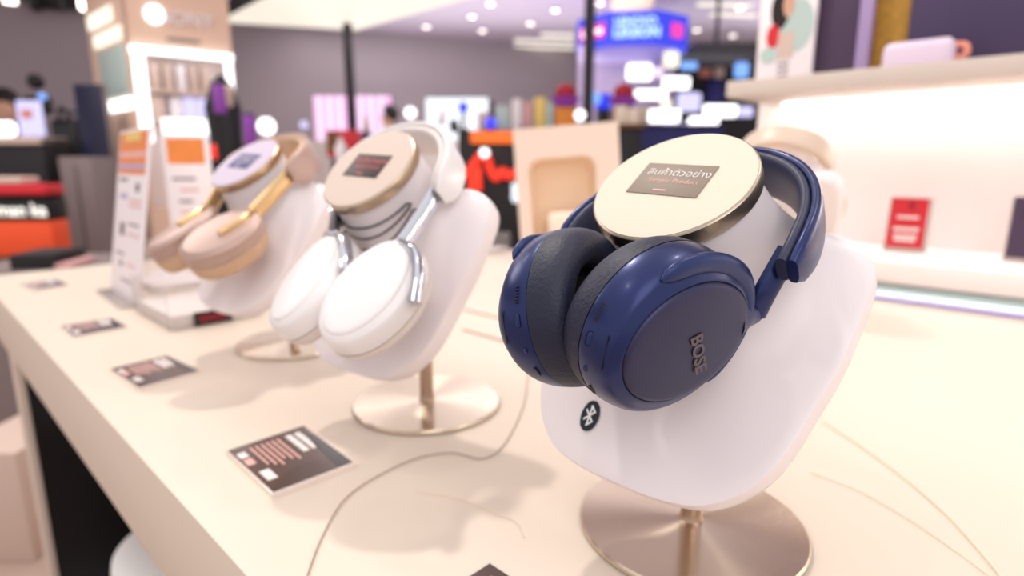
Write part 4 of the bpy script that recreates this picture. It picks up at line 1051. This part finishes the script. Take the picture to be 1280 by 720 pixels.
# flower-like gift packs on orange boxes
for px, d, lb, pyt, pyb in ((707, 4.0, 'crimson and violet gift pack left of the black pole', 108, 134), (779, 4.1, 'crimson and violet gift pack right of the black pole', 102, 134)):
    p = at(px, pyb, d); zz = p.z
    t = thing('gift_pack', lb, 'gift', (p.x, p.y, zz), 0, 'crimson gift packs')
    r_ = 13 * d / FPX
    part('dome', MB().ball((0, 0, r_ * 1.35), r_, 16, 10, (1.0, 1.0, .85)), M['petal'], t)
    ru = MB(); ru.loft([[V((r_ * s_ * (1 + .12 * math.cos(10 * 2 * PI * i / 40)) * math.cos(2 * PI * i / 40), r_ * s_ * (1 + .12 * math.cos(10 * 2 * PI * i / 40)) * math.sin(2 * PI * i / 40), z_)) for i in range(40)] for s_, z_ in ((.7, 0), (1.0, r_ * .3), (1.35, r_ * .9), (.9, r_ * .8))])
    part('ruffle', ru, M['petalp'], t)
    bb = boxthing('orange_box', ('orange box under the gift pack left of the black pole' if px < 730 else 'brown box under the gift pack right of the black pole'), 'box', px - 13, pyb, px + (13 if px < 730 else 9), 165 if px < 730 else 200, d - .02, .14, M['orangeb' if px < 730 else 'brown'], 0 if True else None)
globe('table_lamp', 'small white lamp behind the top edge of the peach panel', 725, 144, 3.4, .03, M['e_white'], 'small lamps by the peach panel')
globe('table_lamp', 'blue-white lamp right of the black pole', 744, 123, 5.6, .055, M['e_lblue'], 'small lamps by the peach panel')
t, w, h = upb('blue_box', 'bright blue box right of the black pole', 'box', 748, 117, 764, 136, 5.9, .2, M['e_blue']); part('pedestal', MB().box((0, .1, -t.location.z / 2), (w * .9, .18, t.location.z)), M['dark'], t)
t, w, h = upb('dark_cabinet', 'dark brown cabinet right of the peach panel', 'cabinet', 762, 160, 800, 300, 3.6, .4, M['dark'], 0); part('top_board', MB().box((0, .2, h + .01), (w * 1.1, .44, .02)), M['brown'], t)
t, w, h = upb('navy_cabinet', 'navy cabinet behind the cap of the nearest bust', 'cabinet', 800, 160, 900, 300, 4.3, .4, M['navyb'], 0); part('top_board', MB().box((0, .2, h + .01), (w * 1.02, .44, .02)), M['dark'], t)
for x0, x1, y0, lb in ((771, 784, 132, 'cream carton first in the row right of the peach panel'), (785, 797, 136, 'cream carton second in the row right of the peach panel'), (799, 811, 134, 'cream carton third in the row right of the peach panel')): boxthing('carton', lb, 'carton', x0, y0, x1, 160, 3.68 if x1 < 798 else 4.36, .10, M['creamw'], lz(160, 3.6, 780) + .021 if x1 < 798 else lz(160, 4.3, 850) + .021, 0, 'cream cartons')

# far right shop: dark backdrop with lit boxes
t, w, h = upb('far_shop', 'dark far shop with lit panels far behind the nearest bust', 'shop', 826, 74, 948, 300, 8.7, .3, M['dark'], 0)
t, w, h = upright('ceiling_trellis', 'dark slatted trellis under the ceiling beside the poster', 'trellis', 858, 52, 950, 84, 7.4, .4)
for i in range(12): part('slat', MB().box((w * (-.46 + .084 * i), .3, h * .7), (w * .03, 1.2, h * .2)), M['dark'], t)
part('rail', MB().box((0, .0, h * .55), (w, .06, h * .18)), M['dark'], t); part('rail', MB().box((0, .8, h * .2), (w, .06, h * .16)), M['dark'], t)
part('hanger', MB().box((0, .3, h * .9 + (CZ - t.location.z - h * .9) / 2), (.04, .04, CZ - t.location.z - h * .9)), M['dark'], t)
lit = [(784, 80, 815, 100, 'e_white', 'white lit sign on the lilac partition'), (817, 84, 829, 96, 'e_pinkl', 'pink-edged lit sign beside the white one'), (830, 64, 849, 84, 'e_warm', 'cream lit square under the blue ring sign'), (852, 64, 872, 89, 'e_lblue', 'light blue lit panel under the ring sign'), (829, 96, 863, 111, 'e_white', 'white lit panel below the cream square'), (794, 112, 834, 124, 'e_white', 'long white light bar under the lit signs'), (826, 124, 840, 137, 'e_warm', 'small cream lit panel under the long bar'), (847, 116, 876, 139, 'e_lav', 'lavender lit panel in the far shop'), (811, 137, 850, 153, 'e_white', 'white light bar above the navy cabinet'), (880, 131, 922, 146, 'e_white', 'white light bar beside the cream headphones'), (924, 133, 942, 146, 'e_lav', 'small pale panel at the shelf end'), (861, 146, 898, 169, 'e_white', 'large white lit box behind the near cap'), (919, 78, 936, 97, 'e_lblue', 'blue lit globe panel below the trellis'), (874, 86, 890, 96, 'orangec', 'orange-brown panel below the trellis'), (884, 99, 906, 128, 'navyb', 'navy poster in the far shop'), (826, 154, 862, 172, 'e_lav', 'lavender glow panel behind the near cap'), (893, 84, 906, 97, 'tanb', 'pale tan panel beside the navy poster')]
for x0, y0, x1, y1, m_, lb in lit:
    d = 7.25 if x1 < 866 else 7.9
    t, w, h = upright('light_sign' if m_[0] == 'e' and m_[1] == '_' else 'shop_picture', lb, 'lit sign' if m_[:2] == 'e_' else 'picture', x0, y0, x1, y1, d + .06 * (lit.index((x0, y0, x1, y1, m_, lb)) % 5) * (-1 if x1 < 866 else 1) * 1.5, .06, None, 0, 'lit panels of the far shop')
    part('panel_face', MB().box((0, .02, h / 2), (w, .04, h), bev=min(w, h) * .18, seg=3), M[m_], t)
    part('back_box', MB().box((0, .06, h / 2), (w * .9, .04, h * .9)), M['dark'], t)


# ================================================================== lights
wd = bpy.data.worlds.new('store_light'); S.world = wd; wd.use_nodes = True
bg = wd.node_tree.nodes['Background']; bg.inputs[0].default_value = (1.0, .95, .945, 1); bg.inputs[1].default_value = .93


def area(name, loc, size, energy, c=(1, .93, .84), shape='DISK', sy=None, rot=(0, 0, 0)):
    l = bpy.data.lights.new(name, 'AREA'); l.shape = shape; l.size = size; l.energy = energy; l.color = c
    if sy: l.size_y = sy
    o = bpy.data.objects.new(name, l); COL.objects.link(o); o.location = loc; o.rotation_euler = rot
    return o


for i, (x, y, e) in enumerate([(.72, 1.30, 22), (1.25, -.2, 5), (.5, 2.6, 5), (-.6, .5, 2.5)]):
    area('downlight_lamp', (x, y, 2.9), .11, e)
area('overhead_fill', (.9, .9, 3.1), 3.0, 5, (1, .95, .9), 'RECTANGLE', 4.0)  # soft overhead fill, added for ambient light over the table
ap = area('aisle_fill', (-.5, -1.1, 2.5), 1.2, 11, (1, .95, .96), 'RECTANGLE', 1.2)  # unseen soft fill, added to brighten the busts from the aisle side
ap.rotation_euler = (V((.35, .3, 1.0)) - ap.location).to_track_quat('-Z', 'Y').to_euler()
area('hall_fill', (4.6, 5.4, 3.15), 5, 150, (1, .95, .96), 'RECTANGLE', 5, (0, 0, AZ))  # unseen broad fill that brightens the back of the store
area('side_hall_fill', (-.3, 3.9, 3.1), 1.6, 60, (1, .93, .88), 'RECTANGLE', 1.6, (0, 0, AZ))  # unseen fill, added to brighten the left wall
area('uplight_fill', (5.4, 5.6, 2.35), 4, 62, (1, .95, 1.0), 'RECTANGLE', 4, (PI, 0, AZ))  # upward fill added to brighten the ceiling, not a real cove
area('uplight_fill', (8.2, 3.2, 2.4), 3, 50, (1, .95, 1.0), 'RECTANGLE', 3, (PI, 0, AZ))  # second upward fill, added for the ceiling and wall further right

S.view_settings.view_transform = 'Standard'; S.view_settings.look = 'None'; S.view_settings.exposure = 0; S.view_settings.gamma = 1
S.view_settings.use_curve_mapping = False
S.cycles.use_denoising = True
S.cycles.max_bounces = 10; S.cycles.transparent_max_bounces = 12; S.cycles.caustics_reflective = False; S.cycles.caustics_refractive = False
